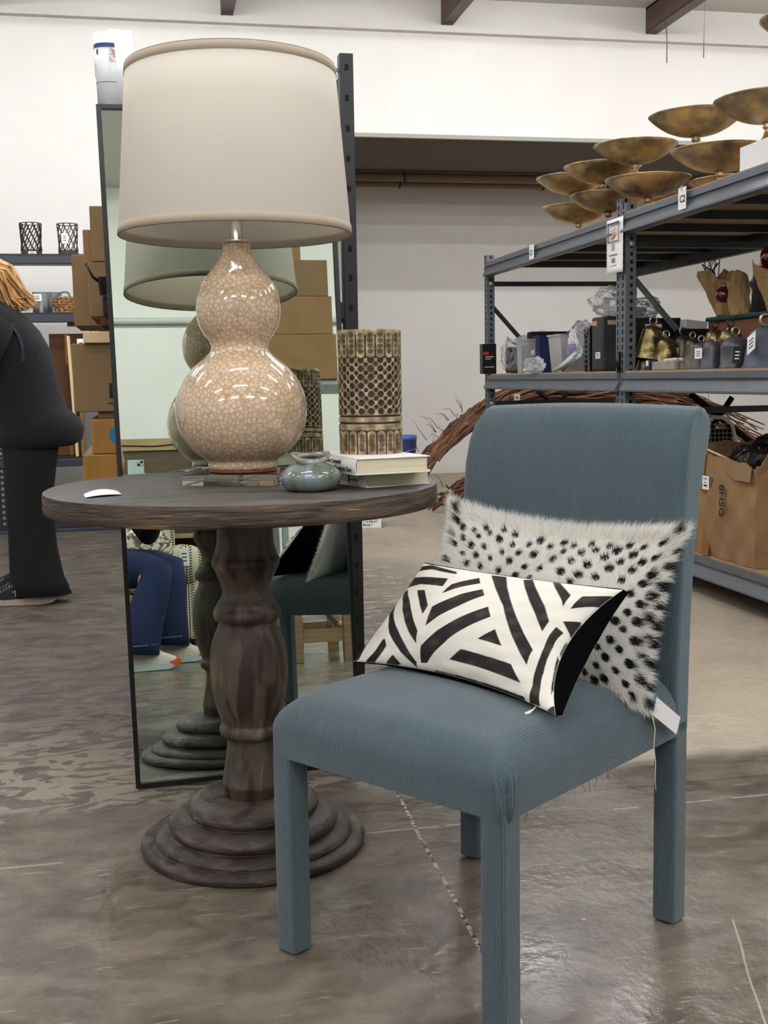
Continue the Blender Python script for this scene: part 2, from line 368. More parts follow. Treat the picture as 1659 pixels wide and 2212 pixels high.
wood_base = worn_wood('dark_turned_base_wood', (76, 68, 59), (40, 30, 24), (122, 106, 84), (2.6, 2.6, 11), 6.0, .56)
def crackle():
    m = M('crackle_glaze', (196, 166, 138), .12, coat=.9); N, L, b = nodes(m)
    tc = N.new('ShaderNodeTexCoord')
    v = N.new('ShaderNodeTexVoronoi'); v.feature = 'DISTANCE_TO_EDGE'; v.inputs['Scale'].default_value = 104; L.new(tc.outputs['Object'], v.inputs[0])
    v2 = N.new('ShaderNodeTexVoronoi'); v2.feature = 'F1'; v2.inputs['Scale'].default_value = 104; L.new(tc.outputs['Object'], v2.inputs[0])
    r = N.new('ShaderNodeValToRGB'); r.color_ramp.elements[0].position = 0; r.color_ramp.elements[0].color = lin((166, 134, 104)); r.color_ramp.elements[1].position = .16; r.color_ramp.elements[1].color = lin((214, 192, 164))
    L.new(v.outputs['Distance'], r.inputs[0])
    r2 = N.new('ShaderNodeValToRGB'); r2.color_ramp.elements[0].position = 0; r2.color_ramp.elements[0].color = lin((228, 210, 186)); r2.color_ramp.elements[1].position = .55; r2.color_ramp.elements[1].color = lin((190, 162, 130)); L.new(v2.outputs['Distance'], r2.inputs[0])
    mx = N.new('ShaderNodeMix'); mx.data_type = 'RGBA'; mx.inputs[0].default_value = .45; L.new(r.outputs[0], mx.inputs[6]); L.new(r2.outputs[0], mx.inputs[7]); L.new(mx.outputs[2], b.inputs['Base Color']); return m
crackle_m = crackle()
shade_m = M('cream_linen_shade', (234, 229, 219), .85, bump=.12, bscale=420); _N, _L, _b = nodes(shade_m)
_b.inputs['Transmission Weight'].default_value = 0.0
SHADE_T = True
trim_shade = M('cream_shade_trim', (178, 163, 144), .85, bump=.12, bscale=420)
trim_dark = M('grey_shade_rim', (120, 112, 102), .8)
glaze_m = M('blue_grey_drip_glaze', (128, 142, 146), .1, coat=1.0, col2=(92, 98, 78), nscale=26, stretch=(1, 1, .45), ncon=.28, distort=1.0)
glaze_r = M('olive_glaze_rim', (104, 102, 84), .08, coat=1.0, col2=(140, 142, 132), nscale=40, ncon=.4)
book_m = M('white_book_cloth', (228, 226, 222), .7, bump=.05, bscale=200)
page_m = M('cream_book_pages', (222, 214, 184), .85, col2=(206, 197, 166), nscale=3, stretch=(1, 1, 260), ncon=.3)
gold_ink = M('brown_foil', (66, 50, 36), .5)
#SHT
def vcol(name, rough=.8, attr='Col', bump=0, bscale=300, metal=0.0, sheen=0):
    m = M(name, (200, 200, 200), rough, metal=metal, bump=bump, bscale=bscale, sheen=sheen); N, L, b = nodes(m)
    a = N.new('ShaderNodeAttribute'); a.attribute_name = attr; L.new(a.outputs['Color'], b.inputs['Base Color']); return m
print_m = vcol('printed_cotton', .8, bump=.15, bscale=60)
fur_m = vcol('goat_hair', .6)
def translucent(m, k, src=None):
    N, L, b = nodes(m); out = [n for n in N if n.type == 'OUTPUT_MATERIAL'][0]; tr = N.new('ShaderNodeBsdfTranslucent'); mx = N.new('ShaderNodeMixShader'); mx.inputs[0].default_value = k
    lk = b.inputs['Base Color'].links
    if lk: L.new(lk[0].from_socket, tr.inputs[0])
    else: tr.inputs[0].default_value = b.inputs['Base Color'].default_value
    L.new(b.outputs[0], mx.inputs[1]); L.new(tr.outputs[0], mx.inputs[2]); L.new(mx.outputs[0], out.inputs[0])
translucent(fur_m, .5)
translucent(shade_m, .5)
carved_m = vcol('gilded_carved_wood', .5, bump=.4, bscale=60)
def fern():
    m = M('fern_print_upholstery', (206, 196, 166), .85); N, L, b = nodes(m)
    tc = N.new('ShaderNodeTexCoord'); sp = N.new('ShaderNodeSeparateXYZ'); L.new(tc.outputs['Object'], sp.inputs[0])
    def mth(op, a, bb=None, c=None):
        n = N.new('ShaderNodeMath'); n.operation = op
        for i, q in enumerate((a, bb, c)):
            if q is None: continue
            if isinstance(q, (int, float)): n.inputs[i].default_value = q
            else: L.new(q, n.inputs[i])
        return n.outputs[0]
    fx = mth('MULTIPLY', mth('PINGPONG', mth('ADD', sp.outputs[0], mth('MULTIPLY', sp.outputs[1], .7)), .05), 20)    # 0..1 across a band
    zz = mth('ADD', mth('MULTIPLY', sp.outputs[2], 420), mth('MULTIPLY', fx, 9))
    teeth = mth('GREATER_THAN', mth('SINE', zz), .1)
    band = mth('MULTIPLY', mth('GREATER_THAN', fx, .35), mth('LESS_THAN', fx, .8))
    k = mth('MAXIMUM', mth('MULTIPLY', teeth, band), mth('GREATER_THAN', fx, .94))
    mx = N.new('ShaderNodeMix'); mx.data_type = 'RGBA'; L.new(k, mx.inputs[0]); mx.inputs[6].default_value = lin((206, 196, 166)); mx.inputs[7].default_value = lin((44, 44, 44)); L.new(mx.outputs[2], b.inputs['Base Color']); return m
fern_m = fern()

def tarnish():
    m = M('aged_gold_metal', (170, 134, 84), .34, metal=.85); N, L, b = nodes(m)
    tc = N.new('ShaderNodeTexCoord'); oi = N.new('ShaderNodeObjectInfo')
    ad = N.new('ShaderNodeVectorMath'); ad.operation = 'ADD'; L.new(tc.outputs['Object'], ad.inputs[0])
    sc = N.new('ShaderNodeVectorMath'); sc.operation = 'SCALE'; sc.inputs[3].default_value = 3; L.new(oi.outputs['Location'], sc.inputs[0]); L.new(sc.outputs[0], ad.inputs[1])
    n = N.new('ShaderNodeTexNoise'); n.inputs['Scale'].default_value = 5.5; n.inputs['Detail'].default_value = 8; n.inputs['Roughness'].default_value = .6; L.new(ad.outputs[0], n.inputs[0])
    r = N.new('ShaderNodeValToRGB'); e = r.color_ramp.elements; e[0].position = .38; e[0].color = lin((116, 106, 92)); e[1].position = .62; e[1].color = lin((212, 182, 132))
    x = e.new(.5); x.color = lin((164, 146, 114)); L.new(n.outputs[0], r.inputs[0]); L.new(r.outputs[0], b.inputs['Base Color'])
    mr = N.new('ShaderNodeMapRange'); mr.inputs[3].default_value = .5; mr.inputs[4].default_value = .26; L.new(n.outputs[0], mr.inputs[0]); L.new(mr.outputs[0], b.inputs['Roughness'])
    bp = N.new('ShaderNodeBump'); bp.inputs['Strength'].default_value = .15; bp.inputs['Distance'].default_value = .01; L.new(n.outputs[0], bp.inputs['Height']); L.new(bp.outputs[0], b.inputs['Normal']); return m
bowl_m = tarnish()

def concrete():
    m = M('stained_concrete', (112, 102, 90), .5); N, L, b = nodes(m)
    tc = N.new('ShaderNodeTexCoord'); P = tc.outputs['Object']; sp = N.new('ShaderNodeSeparateXYZ'); L.new(P, sp.inputs[0])
    def noise(scale, det=6, dist=0, stretch=None):
        n = N.new('ShaderNodeTexNoise'); n.inputs['Scale'].default_value = scale; n.inputs['Detail'].default_value = det; n.inputs['Distortion'].default_value = dist
        if stretch:
            mp = N.new('ShaderNodeMapping'); mp.inputs['Scale'].default_value = stretch; L.new(P, mp.inputs[0]); L.new(mp.outputs[0], n.inputs[0])
        else: L.new(P, n.inputs[0])
        return n.outputs[0]
    def ramp(f, stops):
        r = N.new('ShaderNodeValToRGB'); e = r.color_ramp.elements
        e[0].position, e[0].color = stops[0][0], stops[0][1]; e[1].position, e[1].color = stops[-1][0], stops[-1][1]
        for p, c in stops[1:-1]: x = e.new(p); x.color = c
        L.new(f, r.inputs[0]); return r.outputs[0]
    def mth(op, a, bb=None, c=None, cl=False):
        n = N.new('ShaderNodeMath'); n.operation = op; n.use_clamp = cl
        for i, q in enumerate((a, bb, c)):
            if q is None: continue
            if isinstance(q, (int, float)): n.inputs[i].default_value = q
            else: L.new(q, n.inputs[i])
        return n.outputs[0]
    def mix(f, a, c):
        x = N.new('ShaderNodeMix'); x.data_type = 'RGBA'
        if isinstance(f, (int, float)): x.inputs[0].default_value = f
        else: L.new(f, x.inputs[0])
        for i, q in ((6, a), (7, c)):
            if isinstance(q, tuple): x.inputs[i].default_value = q
            else: L.new(q, x.inputs[i])
        return x.outputs[2]
    base = ramp(noise(1.6, 9, .4), [(.3, lin((80, 72, 63))), (.5, lin((104, 95, 84))), (.7, lin((134, 123, 109)))])
    fine = ramp(noise(9, 8, .8, (1, 1.8, 1)), [(.35, lin((68, 60, 52))), (.65, lin((140, 129, 114)))])
    c = mix(.45, base, fine)
    # fine scratches, mostly along X
    scr = mth('GREATER_THAN', noise(30, 3, .3, (.35, 3, 1)), .67)
    c = mix(mth('MULTIPLY', scr, .45), c, lin((170, 160, 146)))
    # peeled coating beyond the joint (Y > 2.6)
    X, Y = sp.outputs[0], sp.outputs[1]
    edge = mth('ADD', Y, mth('MULTIPLY', noise(7, 6), .12))
    peelz = mth('MULTIPLY', mth('SUBTRACT', edge, 2.65, cl=False), 14, cl=True)
    far = mth('MULTIPLY', mth('SUBTRACT', Y, 3.3), .9, cl=True)
    pn = mth('ADD', noise(9, 10, 1.6, (1, 1.9, 1)), mth('MULTIPLY', far, -.09))
    pale = mth('MULTIPLY', mth('MULTIPLY', mth('SUBTRACT', pn, .47), 30, cl=True), peelz)
    c = mix(peelz, c, mix(.5, c, lin((84, 76, 68))))
    c = mix(mth('MULTIPLY', pale, .6), c, lin((166, 154, 136)))
    # large pale area in the open aisle to the right (X > .9); shade painted into the left aisle
    aisle = mth('MULTIPLY', mth('SUBTRACT', mth('ADD', X, mth('MULTIPLY', noise(1.4, 4), .8)), 1.2), 1.4, cl=True)
    c = mix(mth('MULTIPLY', mth('MULTIPLY', aisle, peelz), .75), c, lin((186, 172, 150)))
    left_shade = mth('MULTIPLY', mth('MULTIPLY', mth('SUBTRACT', .9, X), 1.2, cl=True), mth('MULTIPLY', mth('SUBTRACT', Y, 2.9), 1.5, cl=True))
    c = mix(mth('MULTIPLY', left_shade, .8), c, mix(.35, lin((50, 44, 38)), fine))
    # joints and saw cuts: thin dark and pale lines
    def line(coord, at, wid, wob=.006):
        d = mth('ABSOLUTE', mth('SUBTRACT', mth('ADD', coord, mth('MULTIPLY', mth('SUBTRACT', noise(3, 3), .5), wob)), at)); return mth('LESS_THAN', d, wid)
    c = mix(mth('MULTIPLY', mth('MULTIPLY', line(Y, 2.462, .0016), mth('GREATER_THAN', X, .3)), .8), c, lin((40, 36, 32)))
    c = mix(mth('MULTIPLY', mth('MULTIPLY', line(Y, 2.342, .003), mth('GREATER_THAN', noise(5, 3), .44)), .6), c, lin((190, 184, 172)))
    lA = mth('ADD', X, mth('MULTIPLY', Y, -.022))
    a1 = mth('MULTIPLY', line(lA, .479, .0042, .01), mth('LESS_THAN', Y, 2.62))
    c = mix(mth('MULTIPLY', a1, .8), c, ramp(noise(60, 3), [(.45, lin((56, 50, 44))), (.55, lin((196, 184, 160)))]))
    lB = mth('ADD', X, mth('MULTIPLY', Y, -.35))
    c = mix(mth('MULTIPLY', mth('MULTIPLY', line(lB, .352, .002, .03), mth('LESS_THAN', Y, 1.8)), .6), c, lin((196, 188, 174)))
    # small chips and specks
    v = N.new('ShaderNodeTexVoronoi'); v.inputs['Scale'].default_value = 9; L.new(P, v.inputs[0])
    sc2 = N.new('ShaderNodeSeparateColor'); L.new(v.outputs['Color'], sc2.inputs[0])
    chip = mth('MULTIPLY', mth('LESS_THAN', v.outputs['Distance'], mth('MULTIPLY', sc2.outputs[0], .06)), mth('GREATER_THAN', sc2.outputs[1], .72))
    c = mix(mth('MULTIPLY', chip, .7), c, lin((206, 198, 184)))
    L.new(c, b.inputs['Base Color'])
    rr = ramp(noise(2.6, 8, .6), [(.36, (.13,) * 3 + (1,)), (.66, (.44,) * 3 + (1,))])
    ra = mth('ADD', mth('MULTIPLY', peelz, .22), rr); L.new(ra, b.inputs['Roughness'])
    bp = N.new('ShaderNodeBump'); bp.inputs['Strength'].default_value = .35; bp.inputs['Distance'].default_value = .004
    h = mth('ADD', mth('MULTIPLY', pale, -1.2), noise(45, 5)); L.new(h, bp.inputs['Height']); L.new(bp.outputs[0], b.inputs['Normal'])
    return m
concrete_m = concrete()
# ---------------- setting ----------------
X0, X1, Y0, Y1 = -4.6, 7.4, -5.3, 11.3      # room; the lower back wall at Y1, the bright upper wall one metre nearer
struct(MB().box(X0, X1, Y0, Y1 + .2, -.1, 0).build('floor', concrete_m))
cm = MB(); cm.box(X0, X1, Y0, 9.2, CEIL_Z, CEIL_Z + .12)
struct(cm.build('ceiling', ceil_m))
wb = MB(); wb.box(X0, X1, Y1, Y1 + .2, 0, 2.84); wb.box(X0, 1.25, 9.0, 9.1, 0, 2.84); wb.box(1.15, 1.25, 9.1, Y1, 0, 2.84); wb.box(X0, X1, 9.0, 9.1, 2.84, CEIL_Z)
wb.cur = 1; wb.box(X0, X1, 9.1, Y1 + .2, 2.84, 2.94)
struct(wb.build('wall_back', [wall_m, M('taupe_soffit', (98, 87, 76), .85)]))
struct(MB().box(1.26, X1, 8.985, 9.02, 2.815, 2.845).build('trim_1', M('grey_edge_strip', (150, 150, 140), .7)))
struct(MB().box(X0 - .2, X0, Y0, Y1 + .2, 0, CEIL_Z).build('wall_left', wall_m))
struct(MB().box(X1, X1 + .2, Y0, Y1 + .2, 0, CEIL_Z).build('wall_right', wall_m))
struct(MB().box(X0, X1, Y0 - .2, Y0, 0, CEIL_Z).build('wall_front', wall_m))
for k, xb in enumerate((-4.36, -2.68, -.99, .69, 2.38, 4.07, 5.75)):
    b = MB(); x = xb - .045
    b.box(x, x + .014, Y0, 9.0, 3.68, CEIL_Z); b.box(x, x + .09, Y0, 9.0, 3.67, 3.684); b.box(x, x + .09, Y0, 9.0, CEIL_Z - .014, CEIL_Z)
    b.box(x + .076, x + .09, Y0, 9.0, 3.684, 3.70)
    struct(b.build('trim_%d' % (k + 2), beam_m))
lb = MB(); lb.box(X0, X1, 8.93, 9.0, 3.60, 3.635)  # added ledge, stands in for the roof's shadow lines high on the wall
struct(lb.build('trim_9', wall_m))
# pipes along the recessed wall
for k, (z, r, lab) in enumerate(((2.785, .04, 'upper brown pipe running along the shaded recess of the back wall'), (2.76, .034, 'lower brown pipe strapped under its twin in the back wall recess'))):
    t = thing('wall_pipe', lab, 'pipe', (1.27, 10.55 + .2 * k, z), 0, None)
    p = MB(); p.tube([(0, 0, 0), (X1 - 1.3, 0, 0)], r, 10); p.build('pipe_run', M('brown_pipe_%d' % k, (122, 100, 84), .6), t)
    for xs in (1.1, 2.5, 3.3): s = MB(); s.torus((xs, 0, 0), r + .004, .006, 'x', 14, 5); s.build('strap', hole_m, t)
# fluorescent strips
tube_m = M('lit_tube_cover', (255, 255, 250), .5, emit=(255, 250, 240), estr=1.0)
white_enamel = M('white_enamel', (225, 225, 222), .5)
proto = {}
for r_i, (yy, xs, st) in enumerate(TUBE_ROWS):
    key = st
    for c_i, xx in enumerate(xs):
        lab = 'white fluorescent strip light, %s across in the %s row' % (('leftmost', 'second', 'third', 'rightmost')[c_i], ('furthest', 'second furthest', 'third furthest', 'middle', 'near', 'rearmost')[r_i])
        if key not in proto:
            tm = M('lit_tube_%d' % key, (255, 255, 250), .5, emit=(250, 251, 255), estr=float(st) * 2.5)
            t = thing('strip_light', lab, 'ceiling light', (xx, yy, 3.56), 0, 'fluorescent strips under the ceiling')
            h = MB(); h.box(-.62, .62, -.06, .06, .035, .075, .004)
            h.tube([(-.5, 0, .07), (-.5, 0, CEIL_Z - 3.56)], .004, 6); h.tube([(.5, 0, .07), (.5, 0, CEIL_Z - 3.56)], .004, 6)
            h.build('housing', white_enamel, t)
            d = MB(); d.box(-.6, .6, -.018, .018, .010, .033); d.build('diffuser', tm, t)
            proto[key] = t
        else: dup(proto[key], (xx, yy, 3.56), lab)
# threads hanging from the roof
for nm, x, y, z1, pts in (('a', 4.0, 8.7, 3.66, [(0, 0, .0), (.0, 0, .16), (.01, 0, .3)]), ('b', 4.38, 8.7, 3.66, [(0, 0, 0), (.0, 0, .1), (.002, 0, .3), (0, 0, .45)])):
    m = MB(); m.tube([(p[0] * (-1 if nm == 'a' else 1), p[1], p[2]) for p in pts], .004 if nm == 'a' else [.004, .003, .001, .001], 5)
    o = m.build('hanging_thread', M('dusty_thread_' + nm, (96, 86, 78), .9), None, (4.07 if nm == 'a' else x, y, 3.37 if nm == 'a' else 3.42))
    tag(o, 'frayed thread dangling from the brown roof beam at right' if nm == 'a' else 'short thread hanging free to the right of the roof beam', 'thread')
# ---------------- pedestal table ----------------
TX, TY = .184, 2.358
t = thing('pedestal_table', 'round weathered wooden pedestal table carrying the gourd lamp', 'table', (TX, TY, 0))
m = MB()
m.cur = 0; m.lathe([(1e-5, .76), (.39, .76), (.3945, .7575)], 96, cap=False)
m.cur = 1; m.lathe([(.3945, .7575), (.3962, .75), (.3955, .735), (.3962, .728), (.3945, .719), (.390, .717), (1e-5, .717)], 96, cap=False)
m.build('tabletop', [wood_top, wood_edge], t)
prof = [(.0, .72), (.057, .72), (.0568, .669), (.058, .64), (.0643, .618), (.0655, .612), (.0690, .609), (.0708, .602), (.0690, .593), (.0665, .588), (.0640, .584), (.0600, .574), (.0535, .56),
        (.0492, .542), (.0505, .532), (.0560, .521), (.0617, .514), (.0625, .509), (.0672, .505), (.0705, .497), (.0705, .489), (.0672, .482), (.0610, .478), (.0595, .473), (.0625, .463), (.0691, .45),
        (.0745, .434), (.0782, .415), (.0808, .385), (.0806, .36), (.078, .335), (.0735, .31), (.0670, .287), (.0600, .2655), (.0592, .261), (.0625, .258), (.0652, .252), (.0652, .244), (.0622, .238),
        (.0560, .234), (.0522, .231), (.0500, .225), (.0502, .212), (.0540, .186), (.0575, .165), (.0615, .143), (.0628, .136), (.0632, .131), (.0610, .1285), (.0612, .107), (.0595, .105), (.0, .105)]
MB().lathe(prof, 64, cap=False).build('turned_pedestal', wood_ped, t)
bp = [(0, .1085), (.075, .1085), (.105, .1065), (.123, .1015), (.1345, .092), (.1375, .084), (.1350, .076), (.131, .0735), (.137, .0725), (.152, .0715), (.165, .067), (.1745, .059), (.1775, .051), (.1752, .043),
      (.171, .0405), (.177, .0395), (.188, .0385), (.199, .0345), (.206, .028), (.2072, .0235), (.2065, .0225), (.2095, .0222), (.2165, .0222), (.226, .0205), (.2325, .0165), (.2348, .0115), (.2335, .005), (.2310, .001), (0, .001)]
bp = [(r, z * 1.0) for r, z in bp]
MB().lathe(bp, 96, cap=False).build('stepped_base', wood_base, t)

# ---------------- table lamp ----------------
LX, LY = .189, 2.405
t = thing('table_lamp', 'tan crackle-glazed double gourd lamp with a cream drum shade', 'lamp', (LX, LY, .7605))
def Z(z): return z - .7605
ac = MB(); ac.box(-.098, .098, -.098, .098, 0, .0225, .0015, mat=Matrix.Rotation(math.radians(-22), 4, 'Z')); ac.build('acrylic_base', glass_m, t)
fb = MB(); fb.lathe([(0, .023), (.069, .023), (.070, .025), (.069, .0285), (0, .0285)], 48, cap=False); fb.build('felt_ring', brown_resin, t)
g = [(0, .789), (.068, .789), (.0715, .792), (.0722, .798), (.0708, .804), (.0735, .807), (.0800, .811), (.0905, .818), (.1050, .8305), (.1165, .845), (.1262, .862), (.1320, .880), (.1350, .900), (.1353, .915), (.1330, .932),
     (.1280, .950), (.1195, .968), (.1085, .984), (.0960, .998), (.0830, 1.0085), (.0715, 1.018), (.0630, 1.026), (.0580, 1.034), (.0575, 1.042), (.0610, 1.051), (.0680, 1.060), (.0750, 1.070), (.0815, 1.083), (.0852, 1.100), (.0862, 1.116),
     (.0848, 1.133), (.0805, 1.150), (.0735, 1.166), (.0640, 1.181), (.0530, 1.194), (.0430, 1.206), (.0350, 1.217), (.0298, 1.229), (.0275, 1.242), (.0270, 1.247), (0, 1.247)]
MB().lathe([(r, Z(z)) for r, z in g], 96, cap=False).build('ceramic_body', crackle_m, t)
n = MB(); n.lathe([(0, Z(1.247)), (.0285, Z(1.247)), (.0295, Z(1.249)), (.0285, Z(1.252)), (.0135, Z(1.253)), (.013, Z(1.335)), (.018, Z(1.34)), (.018, Z(1.40)), (0, Z(1.40))], 32, cap=False)
nk = n.build('nickel_neck', nickel_m, t)
hp = MB()
for sg in (-1, 1): hp.tube([(sg * .018, 0, Z(1.34)), (sg * .06, 0, Z(1.42)), (sg * .055, 0, Z(1.50)), (0, 0, Z(1.565))], .002, 6)
hp.lathe([(0, Z(1.555)), (.012, Z(1.56)), (.006, Z(1.58)), (.01, Z(1.59)), (0, Z(1.60))], 16, cap=False)
hp.build('harp', nickel_m, t)
bu = MB(); bu.lathe([(.012, Z(1.40)), (.014, Z(1.415)), (.029, Z(1.45)), (.026, Z(1.475)), (0, Z(1.49))], 20, cap=False); bu.build('bulb', M('frosted_bulb', (236, 236, 230), .3), t)
zb, zt, rb, rt_ = 1.2625, 1.589, .2345, .2085
def shade_r(z): return rb + (rt_ - rb) * (z - zb) / (zt - zb)
s = MB(); s.lathe([(shade_r(z) , Z(z)) for z in (zb, zb + .001, zb + .08, zb + .16, zb + .24, zt)] + [(shade_r(z) - .0018, Z(z)) for z in (zt, zb + .16, zb)] + [(rb, Z(zb))], 128, cap=False)
sh = s.build('lamp_shade', shade_m, t)
for z0, z1 in ((zb, zb + .017), (zt - .017, zt)):
    b = MB(); b.lathe([(shade_r(z0) + .0002, Z(z0)), (shade_r(z0) + .0016, Z(z0) + .0005), (shade_r(z1) + .0016, Z(z1) - .0005), (shade_r(z1) + .0002, Z(z1))], 128, cap=False); b.build('shade_binding', trim_shade, sh)
b = MB(); b.torus((0, 0, Z(zb)), rb - .0005, .0016, 'z', 128, 8); b.build('shade_wire', trim_dark, sh)
b = MB(); b.torus((0, 0, Z(zt)), rt_ - .0005, .0016, 'z', 128, 8)
b.tube([(rt_ - .002, 0, Z(zt)), (0, 0, Z(zt) - .012), (-rt_ + .002, 0, Z(zt))], .0018, 6); b.tube([(0, rt_ - .002, Z(zt)), (0, 0, Z(zt) - .012), (0, -rt_ + .002, Z(zt))], .0018, 6)
b.build('shade_wire', trim_dark, sh)
sw = MB(); sw.tube([(.02, .05, .014), (.02, .11, .006), (.05, .16, .004), (.11, .22, .004), (.14, .30, .003)], .0022, 6); sw.build('power_cord', M('clear_cord', (200, 196, 186), .3), t)

# ---------------- pinched vase ----------------
t = thing('pinched_vase', 'squat blue-green glazed vase with a pinched twisted rim, beside the lamp', 'vase', (.297, 2.172, .7605))
vs = [(0, 0), (.040, 0), (.046, .002), (.053, .009), (.0585, .018), (.0600, .026), (.0585, .032), (.052, .039), (.044, .045), (.036, .050), (.0275, .054), (.0255, .057), (.0262, .060), (.024, .058), (.021, .052), (.030, .04), (.04, .02), (.03, .004), (0, .003)]
m = MB(); m.lathe(vs, 56, cap=False)
m.v = [(x * (1 + .03 * math.sin(3 * math.atan2(y, x) + z * 60)), y * (1 + .03 * math.sin(2 * math.atan2(y, x))), z) for x, y, z in m.v]
m.build('vase_body', glaze_m, t)
m = MB(); pts = []
for i in range(49):
    a = 2 * PI * i / 48; pts.append((math.cos(a) * .0335 + .002, math.sin(a) * (.0275 - .012 * math.cos(a)), .0625 + .0055 * math.sin(a) + .004 * math.cos(2 * a)))
m.tube(pts, [.0052 + .001 * math.sin(5 * 2 * PI * i / 48) for i in range(49)], 10)
m.tube([(-.030, -.012, .064), (-.012, -.014, .067), (.010, -.011, .068), (.034, -.004, .066)], [.003, .0048, .0048, .003], 10)
m.build('twisted_rim', glaze_r, t)

# ---------------- books ----------------
def book(label, corner, ang, w, l, h, z, letter):
    """corner = front left corner of the closed book; width runs along ang, the spine runs back from the corner"""
    t = thing('book', label, 'book', (corner[0], corner[1], z), ang, 'white books stacked on the round table')
    c = MB(); c.box(0, w, 0, l, 0, .0022, .0006); c.box(0, w, 0, l, h - .0022, h, .0006)
    n = 10; prof = [(-.0035 * math.sin(PI * i / n) + 0.0008, h * i / n) for i in range(n + 1)]
    prof += [(p[0] + .0022, p[1]) for p in reversed(prof)]
    c.prism([(x, z_) for x, z_ in prof], 'y', 0, l, smooth=False)
    c.build('cover', book_m, t)
    p = MB(); p.box(.003, w - .005, .004, l - .004, .0023, h - .0023); p.build('page_block', page_m, t)
    for s_, sz, y0, z0 in letter:
        text('spine_lettering', s_, sz, (-.0031, y0, z0), (0, -1, 0), (0, 0, 1), gold_ink if sz > .006 else ink_m, t, .0002, sx=1.15, shear=.2)
    return t
b1 = book('lower white hardback of the two under the carved vase', (.404, 2.168), math.atan2(.041, .134), .145, .232, .0285, .7605, [('Private Treasures', .0042, .060, .012)])
lg = MB(); quad(lg, (-.0031, .070, .0085), (0, -1, 0), (0, 0, 1), .0065, .0125, .0003); lg.build('publisher_mark', ink_m, b1)
book('upper white hardback carrying the carved vase, titled on its spine', (.376, 2.118), math.atan2(.030, .152), .153, .235, .0315, .7895,
     [('Bebe Moore Campbell', .0118, .198, .0180), ('Singing in the Comeback Choir', .0118, .188, .0055)])

# ---------------- carved cylinder vase ----------------
t = thing('carved_vase', 'tall gilded wooden cylinder vase carved with dots and flutes', 'vase', (.437, 2.283, .8212))
H, R = .244, .0635; NU, NV = 420, 250
def carve(u, v):
    """u in turns, v 0..1 bottom to top -> (depth 0..1, gold 0..1)"""
    def dots(uu, vv, cols, vc, ru, rv, odd=False):
        cu = (uu * cols + (.5 if odd else 0)) % 1 - .5; return (cu / ru) ** 2 + ((vv - vc) / rv) ** 2
    d = 0
    if v > .765 or v < .195:
        top = v > .765; k = (u * 20) % 1 - .5
        lo, hi = (.765, .985) if top else (.012, .195)
        edge = lo + .018 * (1 - (2 * k) ** 2 * -1) * 0 + (.022 * (2 * abs(k)) ** 2) if top else hi - .022 * (2 * abs(k)) ** 2
        if abs(k) > .43 and (v < .955 or not top) : d = .8
        if abs(v - edge) < .006: d = .9
        n = 4
        for i in range(n):
            vc = lo + .035 + (hi - lo - .05) * (i + .5) / n if top else lo + .01 + (hi - lo - .045) * (i + .5) / n
            if dots(u, v, 20, vc, .27, .0195) < 1: d = max(d, .55)
    elif v > .315:
        for i in range(7):
            vc = .345 + i * .068
            if dots(u, v, 20, vc, .32, .0255) < 1: d = 1
            if dots(u, v, 20, vc + .034, .22, .0175, True) < 1 and vc + .034 < .755: d = 1
    else:
        if abs(v - .307) < .008 or abs(v - .25) < .007: d = 1
    return d
m = MB(); vs = []; cols = []
rn = random.Random(3); grain = [rn.random() for _ in range(NU + 1)]
for j in range(NV + 1):
    v = j / NV
    for i in range(NU):
        u = i / NU; d = carve(u, v); rr = R - .0022 * d
        if v > .985: rr -= .002 * ((v - .985) / .015) ** 2
        a = 2 * PI * u; vs.append((rr * math.cos(a), rr * math.sin(a), H * v))
        gl = .75 + .25 * math.sin(u * 60 + 3 * math.sin(v * 9)) * math.sin(v * 37 + u * 20); gl = gl * (.8 + .35 * grain[i])
        gold = (166 * gl + 26, 146 * gl + 22, 108 * gl + 16); dark = (44, 32, 27)
        if d >= .95: c = dark
        elif d >= .7: c = (38, 28, 24)
        elif d > .3: c = tuple(.42 * g_ + .58 * k_ for g_, k_ in zip(gold, dark))
        else: c = gold
        cols.append(tuple(lin(c)))
fs = [(j * NU + i, j * NU + (i + 1) % NU, (j + 1) * NU + (i + 1) % NU, (j + 1) * NU + i) for j in range(NV) for i in range(NU)]
m.add(vs, fs, True); k0 = len(m.v)
ri = R - .008
ring = [((R - .002) * math.cos(2 * PI * i / NU), (R - .002) * math.sin(2 * PI * i / NU), H) for i in range(NU)]
inn = [(ri * math.cos(2 * PI * i / NU), ri * math.sin(2 * PI * i / NU), H) for i in range(NU)]; dn = [(x, y, .01) for x, y, _ in inn]
m.add(ring + inn + dn, [(i, (i + 1) % NU, NU + (i + 1) % NU, NU + i) for i in range(NU)] + [(NU + i, NU + (i + 1) % NU, 2 * NU + (i + 1) % NU, 2 * NU + i) for i in range(NU)] + [tuple(2 * NU + i for i in range(NU))], False)
cols += [lin((140, 120, 88))] * NU + [lin((140, 120, 88))] * NU + [lin((40, 30, 25))] * NU
o = m.build('carved_cylinder', carved_m, t, fix=False)
ca = o.data.color_attributes.new('Col', 'FLOAT_COLOR', 'POINT'); ca.data.foreach_set('color', [x for c in cols for x in c])

